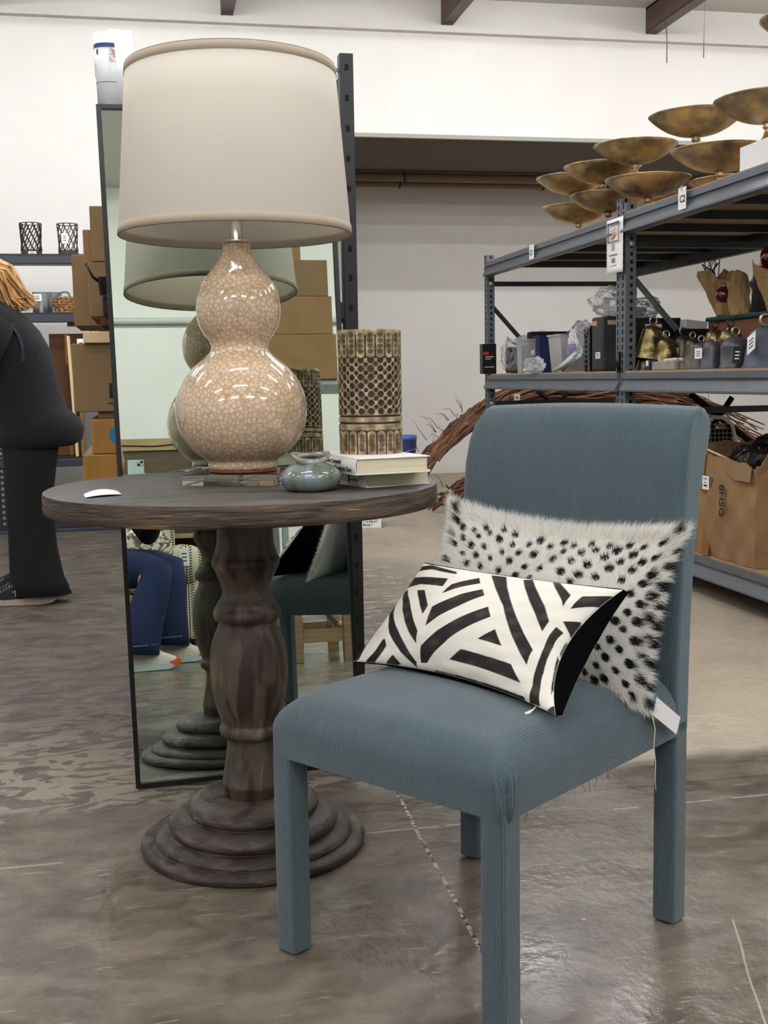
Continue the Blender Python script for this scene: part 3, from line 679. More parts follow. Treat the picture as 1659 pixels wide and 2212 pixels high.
# ---------------- paper tag on the table ----------------
m = MB(); A = Vector((-.120, 2.172, .762)); Bq = Vector((-.044, 2.213, .762)); U_ = (Bq - A); Wd = Vector((-.018, .060, 0)); vs = []
for j in range(5):
    for i in range(9):
        u, v = i / 8, j / 4
        vs.append(A + U_ * (u * .85 + .15 * v) + Wd * v + Vector((0, 0, .007 * (1 - (2 * u - 1) ** 2) * (.3 + .7 * v))))
fs = [(j * 9 + i, j * 9 + i + 1, (j + 1) * 9 + i + 1, (j + 1) * 9 + i) for j in range(4) for i in range(8)]
m.add([v - A for v in vs], fs, True)
o = m.build('paper_slip', white_card, None, A); sl = o.modifiers.new('t', 'SOLIDIFY'); sl.thickness = .0006
tag(o, 'curled white paper tag lying on the left of the tabletop', 'paper')

# ---------------- leaning mirror ----------------
mn = Vector((.008, -.998, .067)).normalized(); BLm = Vector((-.065, 2.737, 0.004))
TLm = BLm + Vector((-.0456 * math.cos(.1994) + .1 * math.sin(.1994), .0456 * math.sin(.1994) * 1 + .1 * math.cos(.1994), 1.604))
# in-plane axes: up along the left edge, across at right angles
vup = Vector((-.029 * math.cos(.1994) + .062 * math.sin(.1994), .029 * math.sin(.1994) + .062 * math.cos(.1994), .998)); vup = (vup - mn * vup.dot(mn)).normalized()
uac = vup.cross(mn).normalized()
if uac.x < 0: uac = -uac
t = thing('leaning_mirror', 'tall black-framed mirror leaning behind the round table', 'mirror', tuple(BLm))
t.rotation_euler = Matrix((( uac.x, -mn.x, vup.x), (uac.y, -mn.y, vup.y), (uac.z, -mn.z, vup.z))).to_euler()
MW, MH = .553, 1.612
m = MB(); fw = .0115
for x0, x1, z0, z1 in ((0, fw, 0, MH), (MW - fw, MW, 0, MH), (fw, MW - fw, 0, fw), (fw, MW - fw, MH - fw, MH)): m.box(x0, x1, -.006, .018, z0, z1, .001)
m.build('frame', black_frame, t)
MB().box(fw, MW - fw, 0.0, .012, fw, MH - fw).build('mirror_glass', mirror_m, t)

# ---------------- black rack behind the mirror ----------------
def upright(m, x0, x1, y0, y1, z1, hole_face='y', pitch=.0762, first=.05, both=False):
    m.box(x0, x1, y0, y1, 0, z1, .0015)
t = thing('boltless_rack', 'black boltless shelving rack standing behind the leaning mirror', 'shelving rack', (0, 3.03, 0))
RW0, RW1 = -.035, .552
for k, (xa, xb) in enumerate(((RW0, RW0 + .036), (RW1 - .036, RW1))):
    for yy, tp in ((0, 1.80 if k else 1.765), (1.15, 1.80 if k else 1.6)):
        m = MB(); m.box(xa, xb, yy, yy + .036, 0, tp, .0015); pz = m; m.cur = 1
        z = tp - .035; i = 0
        while z > .05:
            if i == 0 and yy == 0: pass
            pz.box((xa + xb) / 2 - .005, (xa + xb) / 2 + .005, yy - .0012, yy + .0005, z - .0075, z + .0075); z -= .0762; i += 1
        m.build('upright', [black_steel, hole_m], t)
m = MB(); m.box(RW0 + .03, RW1 - .03, .012, .02, 1.757, 1.765); m.build('tie_rod', M('grey_rod', (120, 120, 120), .4), t)
m = MB()
for xa, xb in ((RW1 - .05, RW1 - .022),):
    m.tube([(RW1 - .03, .04, 1.74), (RW1 - .03, 1.15, 1.35)], .009, 6); m.tube([(RW1 - .03, .04, .6), (RW1 - .03, 1.15, 1.0)], .009, 6); m.tube([(RW1 - .03, .04, 1.68), (RW1 - .03, .30, 1.74)], .012, 6)
m.build('side_brace', black_steel, t)
for k, z in enumerate((.05, .662, 1.166, 1.60)):
    m = MB(); m.box(RW0 + .005, RW1 - .005, .03, 1.16, z - .012, z); m.box(RW0 + .036, RW1 - .036, -.001, .03, z - .04, z + .004, .002); m.box(RW0, RW0 + .02, .036, 1.15, z - .016, z - .002); m.box(RW1 - .02, RW1, .036, 1.15, z - .04, z - .002)
    m.build('shelf', black_steel, t)

# curled product sheet standing above the mirror
t = thing('curled_packaging', 'curled white printed packaging sheet standing above the mirror corner', 'packaging', (-.056, 2.868, 1.6135))
m = MB(); n = 26; pts = []
for i in range(n + 1):
    a = math.radians(200 + 175 * i / n) if i < 20 else None
    if i <= 18: a = math.radians(150 + 150 * i / 18); pts.append((math.cos(a) * .031, math.sin(a) * .028))
    else: k = (i - 18) / (n - 18); pts.append((math.cos(math.radians(300)) * .031 + .042 * k, math.sin(math.radians(300)) * .028 + .004 * k))
hs = .168; vs = [(x - .0015 * 0, y, 0) for x, y in pts] + [(x + (-.004), y, hs - (.006 if i < 16 else 0)) for i, (x, y) in enumerate(pts)]
m.add(vs, [(i, i + 1, n + 2 + i, n + 1 + i) for i in range(n)], True)
o = m.build('curled_sheet', white_paper, t); md = o.modifiers.new('t', 'SOLIDIFY'); md.thickness = .001
def strip(name, z0, z1, i0, i1, mt, off=.0012):
    q = MB(); vs = []
    for i in range(i0, i1 + 1):
        x, y = pts[i]; l = math.hypot(x, y) or 1; sx = -.004 * ((z0 + z1) / 2 / hs)
        vs += [(x * (1 + off / l) + sx, y * (1 + off / l) - .0006, z0), (x * (1 + off / l) + sx, y * (1 + off / l) - .0006, z1)]
    q.add(vs, [(2 * k, 2 * k + 2, 2 * k + 3, 2 * k + 1) for k in range(i1 - i0)], True); q.build(name, mt, t)
strip('blue_band', .128, .137, 1, 18, blue_ink); strip('printed_picture', .112, .127, 15, 18, photo_m); strip('printed_picture', .096, .109, 15, 18, photo_m); strip('fold_line', .0495, .0508, 2, 18, grey_ink); strip('symbol_box', .1125, .1235, 8, 9, ink_m)
strip('side_print', .066, .115, 2, 3, grey_ink)
# ---------------- blue parsons chair ----------------
CN = Vector((.465, 1.493, 0)); CA = math.atan2(-.8018, .5976)     # local x = away from the viewer's left, y = towards the backrest
CW, CL, CLEG, CAP = .4788, .5503, .0443, .346
def uvmap(o, fn):
    me = o.data; uv = me.uv_layers.new(name='UVMap')
    for p in me.polygons:
        for li in p.loop_indices:
            co = me.vertices[me.loops[li].vertex_index].co; uv.data[li].uv = fn(co, p.normal)
t = thing('upholstered_chair', 'teal ribbed fabric chair with a high curved backrest in the foreground', 'chair', tuple(CN), CA)
# seat: s in 0..CW along -x ; t along y
top = .440; SD = .512
def rrect(x0, x1, y0, y1, r, n=6, per=14):
    """points of a rounded rectangle, same count for any size"""
    P = []; cs = ((x1 - r, y0 + r, -PI / 2), (x1 - r, y1 - r, 0), (x0 + r, y1 - r, PI / 2), (x0 + r, y0 + r, PI))
    for k, (cx, cy, a0) in enumerate(cs):
        arc = [(cx + r * math.cos(a0 + PI / 2 * i / n), cy + r * math.sin(a0 + PI / 2 * i / n)) for i in range(n + 1)]
        P += arc; nx = cs[(k + 1) % 4]; q = (nx[0] + r * math.cos(nx[2]), nx[1] + r * math.sin(nx[2]))
        for i in range(1, per): P.append((arc[-1][0] + (q[0] - arc[-1][0]) * i / per, arc[-1][1] + (q[1] - arc[-1][1]) * i / per))
    return P
def crown(s, t):
    u = min(1, max(0, s / CW)); w_ = min(1, max(0, t / SD)); return .030 * (max(0, 4 * u * (1 - u)) ** .7) * (max(0, min(1, 4 * w_ * (1.25 - w_)))) ** .7
m = MB(); rings = []; RT = .048
lev = [(0, CAP), (0, CAP + .02), (0, CAP + .04), (0, top - RT)] + [(RT - RT * math.cos(PI / 2 * i / 9), top - RT + RT * math.sin(PI / 2 * i / 9)) for i in range(1, 10)]
for e, z in lev:
    hf = max(0, (z - CAP - .03) / (top - CAP - .03))
    rings.append([(-x, y, z + crown(x, y) * hf * hf) for x, y in rrect(e, CW - e, e, SD - e * .3, .010 + .45 * e)])
e = RT
for i in range(1, 9):
    k = i / 8.6; pts = rrect(e, CW - e, e, SD - e * .3, .010 + .45 * e); cx, cy = CW / 2, SD / 2
    rings.append([(-(x + (cx - x) * k), y + (cy - y) * k, top + crown(x + (cx - x) * k, y + (cy - y) * k)) for x, y in pts])
nr = len(rings[0]); vs = [p for r in rings for p in r]
fs = [(j * nr + i, j * nr + (i + 1) % nr, (j + 1) * nr + (i + 1) % nr, (j + 1) * nr + i) for j in range(len(rings) - 1) for i in range(nr)]
fs += [tuple((len(rings) - 1) * nr + i for i in range(nr))]
m.add(vs, fs, True); m.add(rings[0], [tuple(reversed(range(nr)))], False); seat = m.build('seat', rib_m, t)
def seat_uv(co, n):
    s = -co.x; z = co.z
    if abs(n.x) > abs(n.y) * 1.2 and (s < .052 or s > CW - .052):
        k = max(0.0, top - z); return ((s - k) if s < .1 else (s + k), co.y)
    return (s, co.y - z)
uvmap(seat, seat_uv)
# legs
def leg(s0, t0, name='leg', zt=CAP + .0005):
    m = MB(); m.lathe([(0, 0)], 3, cap=False) if False else None; rr_ = rrect(s0, s0 + CLEG, t0, t0 + CLEG, .0075, 4, 2); n_ = len(rr_); m.add([(-x, y, z) for z in (.006, zt * .5, zt) for x, y in rr_], [(j * n_ + i, j * n_ + (i + 1) % n_, (j + 1) * n_ + (i + 1) % n_, (j + 1) * n_ + i) for j in range(2) for i in range(n_)], True); m.add([(-x, y, .006) for x, y in rr_], [tuple(range(n_))], False); m.add([(-x, y, zt) for x, y in rr_], [tuple(range(n_))], False); o = m.build(name, rib_m, t)
    uvmap(o, lambda co, n: ((co.x if abs(n.y) > abs(n.x) else co.y + .0017), co.z)); g = MB(); g.lathe([(0, 0), (.016, 0), (.017, .003), (.016, .007), (0, .007)], 16, cx=-(s0 + CLEG / 2), cy=t0 + CLEG / 2, cap=False)
    g.build('glide', black_plastic, o); return o
leg(0, 0); leg(CW - CLEG, 0); leg(0, CL - CLEG, zt=CAP + .02); leg(CW - CLEG, CL - CLEG, zt=CAP + .02)
# backrest: profile in (t,z)
front = [(.508, .352), (.505, .40), (.505, .45), (.508, .50), (.513, .57), (.519, .66), (.525, .74), (.532, .80), (.541, .845), (.550, .872), (.561, .892), (.573, .905)]
rear = [(.590, .912), (.606, .909), (.617, .900), (.624, .886), (.625, .868), (.617, .843), (.606, .815), (.590, .765), (.578, .705), (.568, .63), (.562, .55), (.558, .47), (.556, .40), (.554, .352)]
pf = front + rear; n = len(pf); m = MB(); vs = []
ES = [0, .003, .007, .012, .018, .025, .04, .08] + [.08 + .84 * i / 14 for i in range(1, 15)] + [.96, .975, .982, .988, .993, .997, 1]; NS = len(ES) - 1
for k in range(NS + 1):
    e = ES[k]; s = CW * e
    rd = 0
    tpr = .0
    # round over the side edges
    ed = min(e, 1 - e) * CW; sh = 0 if ed > .012 else (1 - math.sqrt(max(0, 1 - (1 - ed / .012) ** 2))) * .010
    cx_ = sum(p[0] for p in pf) / n
    for (a, z) in pf:
        w_ = max(0, (z - .80) / .11); s2 = s
        if e > .5: s2 = s - .020 * w_ * w_ * (e - .5) * 2        # slightly drawn in at the top corner
        ce = .535 + max(0, (z - .7)) * .25
        a2 = a - math.copysign(sh, a - ce); z2 = z - (sh if z > .89 else 0) + .006 * math.sin(PI * e) * w_
        vs.append((-s2, a2, z2))
fs = [(k * n + i, k * n + (i + 1) % n, (k + 1) * n + (i + 1) % n, (k + 1) * n + i) for k in range(NS) for i in range(n)]
fs += [tuple(range(n)), tuple(NS * n + i for i in range(n))]
m.add(vs, fs, True)
for i in (-1, -2): m.sm[i] = False
back = m.build('backrest', rib_m, t)
uvmap(back, lambda co, nn: ((co.x if abs(nn.x) < .7 else co.y * .001), co.z))
# gathered pleats at the near corner, and a covered seam behind
m = MB()
for k, (x0, y0, x1, y1, r) in enumerate(((.0035, .012, -.001, .012, .0075), (.002, .026, .001, .013, .0065), (-.014, -.001, -.003, -.0015, .0055))):
    r *= .85; m.tube([(x0, y0, .418 - k * .006), (x0 * .8 + x1 * .2 + .002, y0 * .8 + y1 * .2, .40 - k * .004), ((x0 + x1) / 2 + .002, (y0 + y1) / 2, .375), (x1, y1, .346)], [.001, r * .55, r * .8, r * .5], 8)
pl = m.build('corner_pleat', rib_m, t); uvmap(pl, lambda co, nn: (co.y + co.x, co.z))
m = MB(); rr = random.Random(5)
for k in range(9):
    y = .02 + rr.random() * .3; m.tube([(-.002 - rr.random() * .02, y, CAP), (-.004, y + rr.uniform(-.01, .01), CAP - .006), (-.001, y + rr.uniform(-.012, .012), CAP - .010 - rr.random() * .008)], .0004, 4)
m.build('loose_threads', M('frayed_thread', (40, 44, 44), .9), t)

# ---------------- cushions ----------------
def lerp(a, b, k): return tuple(x + (y - x) * k for x, y in zip(a, b))
class Cushion:
    def __init__(s, TL, TR, BR, BL, th, pinch, e=.5):
        s.c = (TL, TR, BR, BL); s.th = th; s.p = pinch; s.e = e
        a = [TR[i] - TL[i] for i in range(3)]; b = [BL[i] - TL[i] for i in range(3)]
        n = (a[1] * b[2] - a[2] * b[1], a[2] * b[0] - a[0] * b[2], a[0] * b[1] - a[1] * b[0]); l = math.sqrt(sum(k * k for k in n)); s.n = tuple(k / l for k in n)
    def P(s, u, v, side):
        TL, TR, BR, BL = s.c; pt, pr, pb, pl = s.p
        uu = u + pl * (1 - u) ** 2 * 4 * v * (1 - v) - pr * u * u * 4 * v * (1 - v)
        vv = v + pt * (1 - v) ** 2 * 4 * u * (1 - u) - pb * v * v * 4 * u * (1 - u)
        q = lerp(lerp(TL, TR, uu), lerp(BL, BR, uu), vv); a = max(0, 4 * u * (1 - u)); b = max(0, 4 * v * (1 - v))
        h = s.th * (a * b) ** s.e * (.75 + .25 * a * b)
        r = [q[i] + s.n[i] * h * side for i in range(3)]
        wr = .0016 * math.sin(u * 23 + v * 9) * math.sin(v * 31 - u * 7) * (1 - (a * b) ** .5) ** .5 * min(1, (a * b) * 8)
        r = [r[i] + s.n[i] * wr for i in range(3)]
        return (-r[0], r[1], r[2])       # into the chair's own axes
def seat_z(s, t):
    u = s / CW; w_ = t / SD
    return top + crown(s, t) if .02 < s < CW - .02 else top + crown(s, t) - .02
STR= [[(0.004,0.039),(0.058,0.008),(0.239,0.054),(0.259,0.085),(0.093,0.062),(0.004,0.093)],[(0.004,0.155),(0.243,0.147),(0.259,0.24),(0.1,0.233),(0.008,0.271)],[(0.297,0.209),(0.394,0.093),(0.436,0.155),(0.344,0.256),(0.297,0.318)],[(0.305,0.465),(0.402,0.31),(0.486,0.217),(0.529,0.279),(0.452,0.426),(0.382,0.543),(0.332,0.651)],[(0.598,0.38),(0.645,0.465),(0.56,0.597),(0.483,0.736),(0.39,0.953),(0.359,0.961),(0.347,0.829),(0.409,0.682),(0.494,0.535)],[(0.112,0.295),(0.17,0.295),(0.274,0.457),(0.274,0.543)],[(0.012,0.318),(0.031,0.287),(0.147,0.45),(0.301,0.705),(0.317,0.814),(0.243,0.713),(0.124,0.519)],[(0.012,0.512),(0.012,0.442),(0.085,0.581),(0.22,0.775),(0.336,0.961),(0.336,1.0),(0.251,0.907),(0.127,0.736)],[(0.012,0.643),(0.004,0.69),(0.031,0.977),(0.019,1.0),(0.0,1.0),(0.0,1.0),(0.004,0.837)],[(0.127,0.798),(0.151,0.853),(0.135,0.961),(0.116,1.0),(0.069,1.0),(0.093,0.938),(0.112,0.798)],[(0.208,0.93),(0.255,0.992),(0.228,1.0),(0.174,1.0)],[(0.278,1.0),(0.317,1.0),(0.286,1.0)],[(0.699,0.558),(0.757,0.674),(0.633,0.674)],[(0.425,0.039),(0.498,0.031),(0.668,0.279),(0.896,0.62),(0.884,0.744),(0.822,0.636),(0.664,0.349)],[(0.587,0.039),(0.618,0.016),(0.826,0.264),(0.896,0.372),(0.896,0.465),(0.826,0.357)],[(0.703,0.008),(0.737,0.008),(0.865,0.124),(0.892,0.233),(0.861,0.186)],[(0.911,0.116),(1.0,0.062),(1.0,0.163),(0.923,0.233)],[(0.942,0.341),(0.996,0.302),(1.0,0.326),(1.0,0.434),(0.992,0.411)],[(0.934,0.395),(0.973,0.419),(0.965,0.512),(0.961,0.752),(0.934,0.992),(0.884,1.0),(0.915,0.868),(0.934,0.659),(0.931,0.465)],[(0.996,0.488),(1.0,0.457),(1.0,0.504),(1.0,0.597),(0.996,0.566)],[(0.992,0.589),(1.0,0.612),(1.0,0.705),(1.0,0.829),(0.992,0.876),(0.996,0.736)],[(0.564,0.791),(0.815,0.783),(0.861,0.891),(0.506,0.891)],[(0.429,0.992),(0.49,0.992),(0.745,0.984),(0.865,0.977),(0.865,1.0),(0.68,1.0),(0.521,1.0),(0.417,1.0)],[(1.0,0.938),(1.0,0.984),(1.0,1.0),(0.961,1.0)]]
SPT= [(0.054,0.039),(0.054,0.109),(0.042,0.202),(0.062,0.264),(0.093,0.14),(0.108,0.209),(0.162,0.248),(0.236,0.24),(0.124,0.318),(0.205,0.31),(0.162,0.38),(0.243,0.388),(0.282,0.318),(0.34,0.395),(0.297,0.163),(0.378,0.31),(0.332,0.256),(0.409,0.24),(0.367,0.186),(0.44,0.163),(0.475,0.233),(0.456,0.333),(0.425,0.403),(0.498,0.403),(0.529,0.326),(0.568,0.248),(0.533,0.155),(0.579,0.109),(0.595,0.178),(0.649,0.24),(0.625,0.124),(0.672,0.178),(0.625,0.326),(0.699,0.333),(0.676,0.388),(0.718,0.256),(0.722,0.147),(0.764,0.333),(0.803,0.264),(0.768,0.194),(0.764,0.109),(0.799,0.14),(0.834,0.217),(0.834,0.101),(0.865,0.163),(0.884,0.264),(0.907,0.209),(0.888,0.109),(0.946,0.178),(0.95,0.279),(0.861,0.333),(0.934,0.333),(0.903,0.403),(0.942,0.45),(0.969,0.395),(0.907,0.512),(0.973,0.512),(0.942,0.55),(0.903,0.612),(0.996,0.442),(0.988,0.333),(0.992,0.225),(1.0,0.14),(0.946,0.085),(0.973,0.023),(1.0,0.55),(0.981,0.62),(0.946,0.659),(1.0,0.651),(0.861,0.69),(0.896,0.729),(0.815,0.752),(0.969,0.729),(0.934,0.791),(0.884,0.853),(0.846,0.798),(0.811,0.86),(0.996,0.76),(0.965,0.853),(0.919,0.907),(0.992,0.876),(0.838,0.922),(0.764,0.922),(0.938,0.953),(0.992,0.953),(0.869,0.574),(0.799,0.946),(0.042,0.38),(0.479,0.116),(0.691,0.101),(0.243,0.132),(0.189,0.171),(0.212,0.101),(0.158,0.14),(0.301,0.085),(0.359,0.101)]

def inside(poly, x, y):
    c = False; n = len(poly); j = n - 1
    for i in range(n):
        xi, yi = poly[i]; xj, yj = poly[j]
        if (yi > y) != (yj > y) and x < (xj - xi) * (y - yi) / (yj - yi) + xi: c = not c
        j = i
    return c
def cushion(name, label, cat, S, nu, nv, fcol, fmat, bmat, front_name, back_name, base):
    t = thing(name, label, cat, tuple(CN + Matrix.Rotation(CA, 3, 'Z') @ Vector(base)), CA)
    obs = []
    for side, nm, mt in ((1, front_name, fmat), (-1, back_name, bmat)):
        m = MB(); vs = []; cols = []
        for j in range(nv + 1):
            for i in range(nu + 1):
                u, v = i / nu, j / nv; p = Vector(S.P(u, v, side)); 
                sz = seat_z(-p.x, p.y) + .001
                if p.z < sz and -p.x > 0 and -p.x < CW: p.z = sz
                vs.append(p - Vector(base))
                if side == 1 and fcol: cols.append(fcol(u, v))
        fs = [(j * (nu + 1) + i, j * (nu + 1) + i + 1, (j + 1) * (nu + 1) + i + 1, (j + 1) * (nu + 1) + i) for j in range(nv) for i in range(nu)]
        if side == 1: fs = [tuple(reversed(f)) for f in fs]
        m.add(vs, fs, True); o = m.build(nm, mt, t, fix=False)
        if cols: ca = o.data.color_attributes.new('Col', 'FLOAT_COLOR', 'POINT'); ca.data.foreach_set('color', [x for c in cols for x in c])
        obs.append(o)
    return t, obs
SS = Cushion((.463, .475, .728), (-.028, .475, .712), (-.028, .36, .43), (.47, .36, .45), .050, (.10, .04, .08, .05))
def spot_col(u, v):
    best = 9
    for (a, b) in SPT:
        d = math.hypot((u - a) * .49, (v - b) * .30); best = min(best, d)
    return best
rs = random.Random(11)
for (a, b) in [(.06 + .1 * i + rs.uniform(-.02, .02), .52 + .11 * j + rs.uniform(-.02, .02)) for i in range(6) for j in range(4)]: SPT.append((a, b))
SIZ = [rs.uniform(.0068, .0102) for _ in SPT]
def spotv(u, v):
    k = 0
    for (a, b), r in zip(SPT, SIZ):
        dx = (u - a) * .49; dy = (v - b) * .30
        if abs(dx) < .012 and abs(dy) < .012:
            d = math.hypot(dx, dy * 1.1); k = max(k, 1 - (d / r) ** 2 if d < r else 0)
    return k
WF, BF = lin((250, 249, 243)), lin((22, 20, 20))
def mixc(a, b, k): return tuple(x + (y - x) * k for x, y in zip(a, b))
spt, spo = cushion('goat_hair_cushion', 'white furry lumbar cushion with black spots leaning on the chair back', 'cushion', SS, 220, 130,
                   lambda u, v: mixc(WF, BF, min(1, spotv(u, v) * 3)), fur_m, satin_m, 'spotted_hide', 'satin_back', (-.22, .36, .45))
# hair: short tapering strands, many to count
nh = 52000; vs = []; fs = []; cols = []; rf = random.Random(21); base = Vector((-.22, .36, .45)); nrm = Vector((-SS.n[0], SS.n[1], SS.n[2]))
eu = (Vector(SS.P(.9, .5, 1)) - Vector(SS.P(.1, .5, 1))).normalized(); ev = (Vector(SS.P(.5, .1, 1)) - Vector(SS.P(.5, .9, 1))).normalized()
for k in range(nh):
    rimk = k % 5 == 0
    u, v = rf.random(), rf.random()
    if rimk:
        q = rf.random()
        if q < .42: v = rf.random() ** 2 * .06
        elif q < .62: u = 1 - rf.random() ** 2 * .05
        elif q < .8: u = rf.random() ** 2 * .05
        else: v = 1 - rf.random() ** 2 * .06
    p = Vector(S_ := SS.P(u, v, 1)) if False else Vector(SS.P(u, v, 1))
    du = (u - .5) * 2; dv = (.5 - v) * 2
    ang = 2.2 * math.sin(u * 5 + 1) + 1.3 * math.sin(v * 6 + u * 3)
    flow = eu * (math.cos(ang) * .5 + du * abs(du) * 1.1) + ev * (math.sin(ang) * .35 + .25 + dv * abs(dv) * 1.2)
    d = (flow.normalized() * .85 + nrm * rf.uniform(.18, .55) + Vector((rf.gauss(0, .2), rf.gauss(0, .2), rf.gauss(0, .2)))).normalized()
    edge = max(abs(du), abs(dv)); L = rf.uniform(.0065, .0115) * (1 + 1.1 * (edge > .88) + .6 * (v < .08))
    if p.z < seat_z(-p.x, p.y) + .012 and -p.x > 0: L *= .6
    w_ = .00026; sd = d.cross(nrm).normalized() * w_
    p1 = p + d * L * .55 - nrm * L * .02; p2 = p + (d - nrm * .18).normalized() * L
    c0 = spotv(u, v); cc = mixc(WF, BF, 1 if c0 > .12 else 0)
    if c0 <= .12 and rf.random() < .10: cc = lin((200, 192, 178))
    i = len(vs); vs += [p - sd - base, p + sd - base, p1 + sd * .8 - base, p1 - sd * .8 - base, p2 - base]; fs += [(i, i + 1, i + 2, i + 3), (i + 3, i + 2, i + 4)]; cols += [cc] * 5
m = MB(); m.add(vs, fs, True); fo = m.build('fur', fur_m, spt, fix=False); fo['kind'] = 'stuff'
ca = fo.data.color_attributes.new('Col', 'FLOAT_COLOR', 'POINT'); ca.data.foreach_set('color', [x for c in cols for x in c])
tg = MB(); o3 = Vector((.020, .385, .437)) - base; quad(tg, o3 + Vector((0, 0, -.020)), Vector((.0, .085, -.055)), Vector((0.0, .4, .8)), .098, .030, .0007); tgo = tg.build('price_tag', white_card, spt)
m = MB(); st0 = Vector((.018, .383, .425)) - base; m.tube([st0, st0 + Vector((.006, .004, -.03)), st0 + Vector((.004, .004, -.06)), st0 + Vector((.007, .005, -.09)), st0 + Vector((.006, .005, -.115)), st0 + Vector((.008, .005, -.135))], .0009, 6); m.build('tag_string', cord_m, tgo)

ST = Cushion((.415, .33, .633), (-.022, .285, .639), (.015, .155, .463), (.485, .21, .463), .047, (.02, .10, .09, .02))
WH, BK = lin((226, 222, 210)), lin((24, 22, 20))
def stripe(u, v):
    for p in STR:
        if inside(p, u, v):
            k = .5 + .5 * math.sin(u * 40 + v * 13) * math.sin(v * 29 + 4); return mixc(BK, lin((66, 60, 46)), max(0, k - .6) * 1.6)
    return WH
def mixc4(u, v):
    q = [stripe(u + a, v + b) for a, b in ((-.0007, -.001), (.0007, -.001), (-.0007, .001), (.0007, .001))]; return tuple(sum(c[i] for c in q) / 4 for i in range(4))
stt, sto = cushion('striped_cushion', 'white lumbar cushion with black brushed stripes lying on the chair seat', 'cushion', ST, 440, 240, lambda u, v: mixc4(u, v), print_m, velvet_m, 'printed_front', 'velvet_back', (-.22, .2, .45))
bs = Vector((-.22, .2, .45)); SB = Cushion((.413, .336, .630), (-.028, .293, .635), (.009, .163, .463), (.483, .217, .463), .050, (.0, .02, .05, .0))
m = MB(); vs = []; nb, mb_ = 60, 34
for j in range(mb_ + 1):
    for i in range(nb + 1):
        p_ = Vector(SB.P(i / nb, j / mb_, -1))
        if -.01 < -p_.x < CW: p_.z = max(p_.z, seat_z(-p_.x, p_.y) + .001)
        vs.append(p_ - bs)
k0_ = len(vs); fs = [(j * (nb + 1) + i, j * (nb + 1) + i + 1, (j + 1) * (nb + 1) + i + 1, (j + 1) * (nb + 1) + i) for j in range(mb_) for i in range(nb)]
loop = [(i, 0) for i in range(nb)] + [(nb, j) for j in range(mb_)] + [(nb - i, mb_) for i in range(nb)] + [(0, mb_ - j) for j in range(mb_)]
for i, j in loop: q_ = Vector(ST.P(i / nb, j / mb_, 1)); vs.append(Vector((q_.x, q_.y, max(q_.z, seat_z(-q_.x, q_.y) + .001 if 0 < -q_.x < CW else q_.z))) - bs)
nl = len(loop)
for a_ in range(nl):
    i, j = loop[a_]; i2, j2 = loop[(a_ + 1) % nl]; fs.append((j * (nb + 1) + i, j2 * (nb + 1) + i2, k0_ + (a_ + 1) % nl, k0_ + a_))
bpy.data.objects.remove(sto[1]); m.add(vs, fs, True); m.build('velvet_back', velvet_m, stt)
m = MB()
edge = [Vector(ST.P(i / 60, 1, 1)) for i in range(61)] + [Vector(ST.P(1, 1 - i / 30, 1)) for i in range(31)] + [Vector(ST.P(1 - i / 60, 0, 1)) for i in range(61)] + [Vector(ST.P(0, i / 30, 1)) for i in range(31)]
def lift(p):
    z = seat_z(-p.x, p.y) + .003
    return Vector((p.x, p.y, max(p.z, z))) - bs - Vector((0, 0, 0)) + Vector((0, .003, -.001))
m.tube([lift(p) for i_, p in enumerate(edge) if i_ == 0 or (p - edge[i_ - 1]).length > 1e-4], .0020, 6); m.build('black_piping', velvet_m, stt)
zp = Vector(ST.P(.905, 1, 1)); zp = lift(zp); m = MB(); m.tube([zp, zp + Vector((-.001, -.006, -.004)), zp + Vector((-.004, -.014, -.008)), zp + Vector((-.007, -.020, -.009))], [.0012, .0014, .0028, .0022], 8); m.build('zip_pull', M('white_zip_pull', (232, 230, 222), .4), stt)
# ---------------- grey storage rack on the right ----------------
RX, RD = 2.33, 1.11           # front face and depth
FY, MY, NY = 7.80, 5.42, 3.02   # far, middle and near end frames
t = thing('storage_rack', 'long grey steel storage rack with plywood shelves holding bowls and bells', 'storage rack', (RX, MY, 0))
def post(x, y, w, d, z1, mt=grey_steel, slots=True):
    m = MB(); m.box(x, x + w, y, y + d, 0, z1, .002)
    if slots:
        q = m; m.cur = 1; z = .06; k = 0
        while z < z1 - .01:
            q.box(x + w * .42, x + w * .66, y - .0015, y + .001, z, z + .018)
            q.box(x - .0015, x + .001, y + d * .4, y + d * .62, z, z + .024); z += .0381
    o = m.build('post', [mt, hole_m], t)
    return o
def bolt(x, y, z, p, ax='y'):
    q = MB(); q.ball((x, y, z), .014, 12, 6, (1, .5, 1) if ax == 'y' else (.5, 1, 1)); q.build('bolt', bolt_m, p)
P = []
for y, fz in ((FY - MY, 1.80), (0.0, 1.80), (NY - MY, 1.80)):
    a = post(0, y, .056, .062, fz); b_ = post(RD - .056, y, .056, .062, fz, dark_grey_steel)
    for z in (1.605, .78): bolt(.030, y - .004, z, a); bolt(RD - .028, y - .004, z, b_)
    if y == 0.0:
        a2 = post(-.001, .064, .05, .05, fz + .03)
    for z in (1.605, .78, .12): m = MB(); m.box(.05, RD - .05, y + .02, y + .045, z - .016, z + .016); m.build('frame_crossbar', dark_grey_steel, t)
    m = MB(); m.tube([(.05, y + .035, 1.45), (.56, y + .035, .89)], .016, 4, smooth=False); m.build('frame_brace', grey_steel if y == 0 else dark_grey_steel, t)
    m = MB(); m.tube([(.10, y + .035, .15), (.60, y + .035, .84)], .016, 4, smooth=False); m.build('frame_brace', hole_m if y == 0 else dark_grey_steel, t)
    m = MB(); m.tube([(.38, y + .05, .86), (1.0, y + .05, .40)], .017, 4, smooth=False); m.build('frame_brace', hole_m if y == 0 else dark_grey_steel, t)
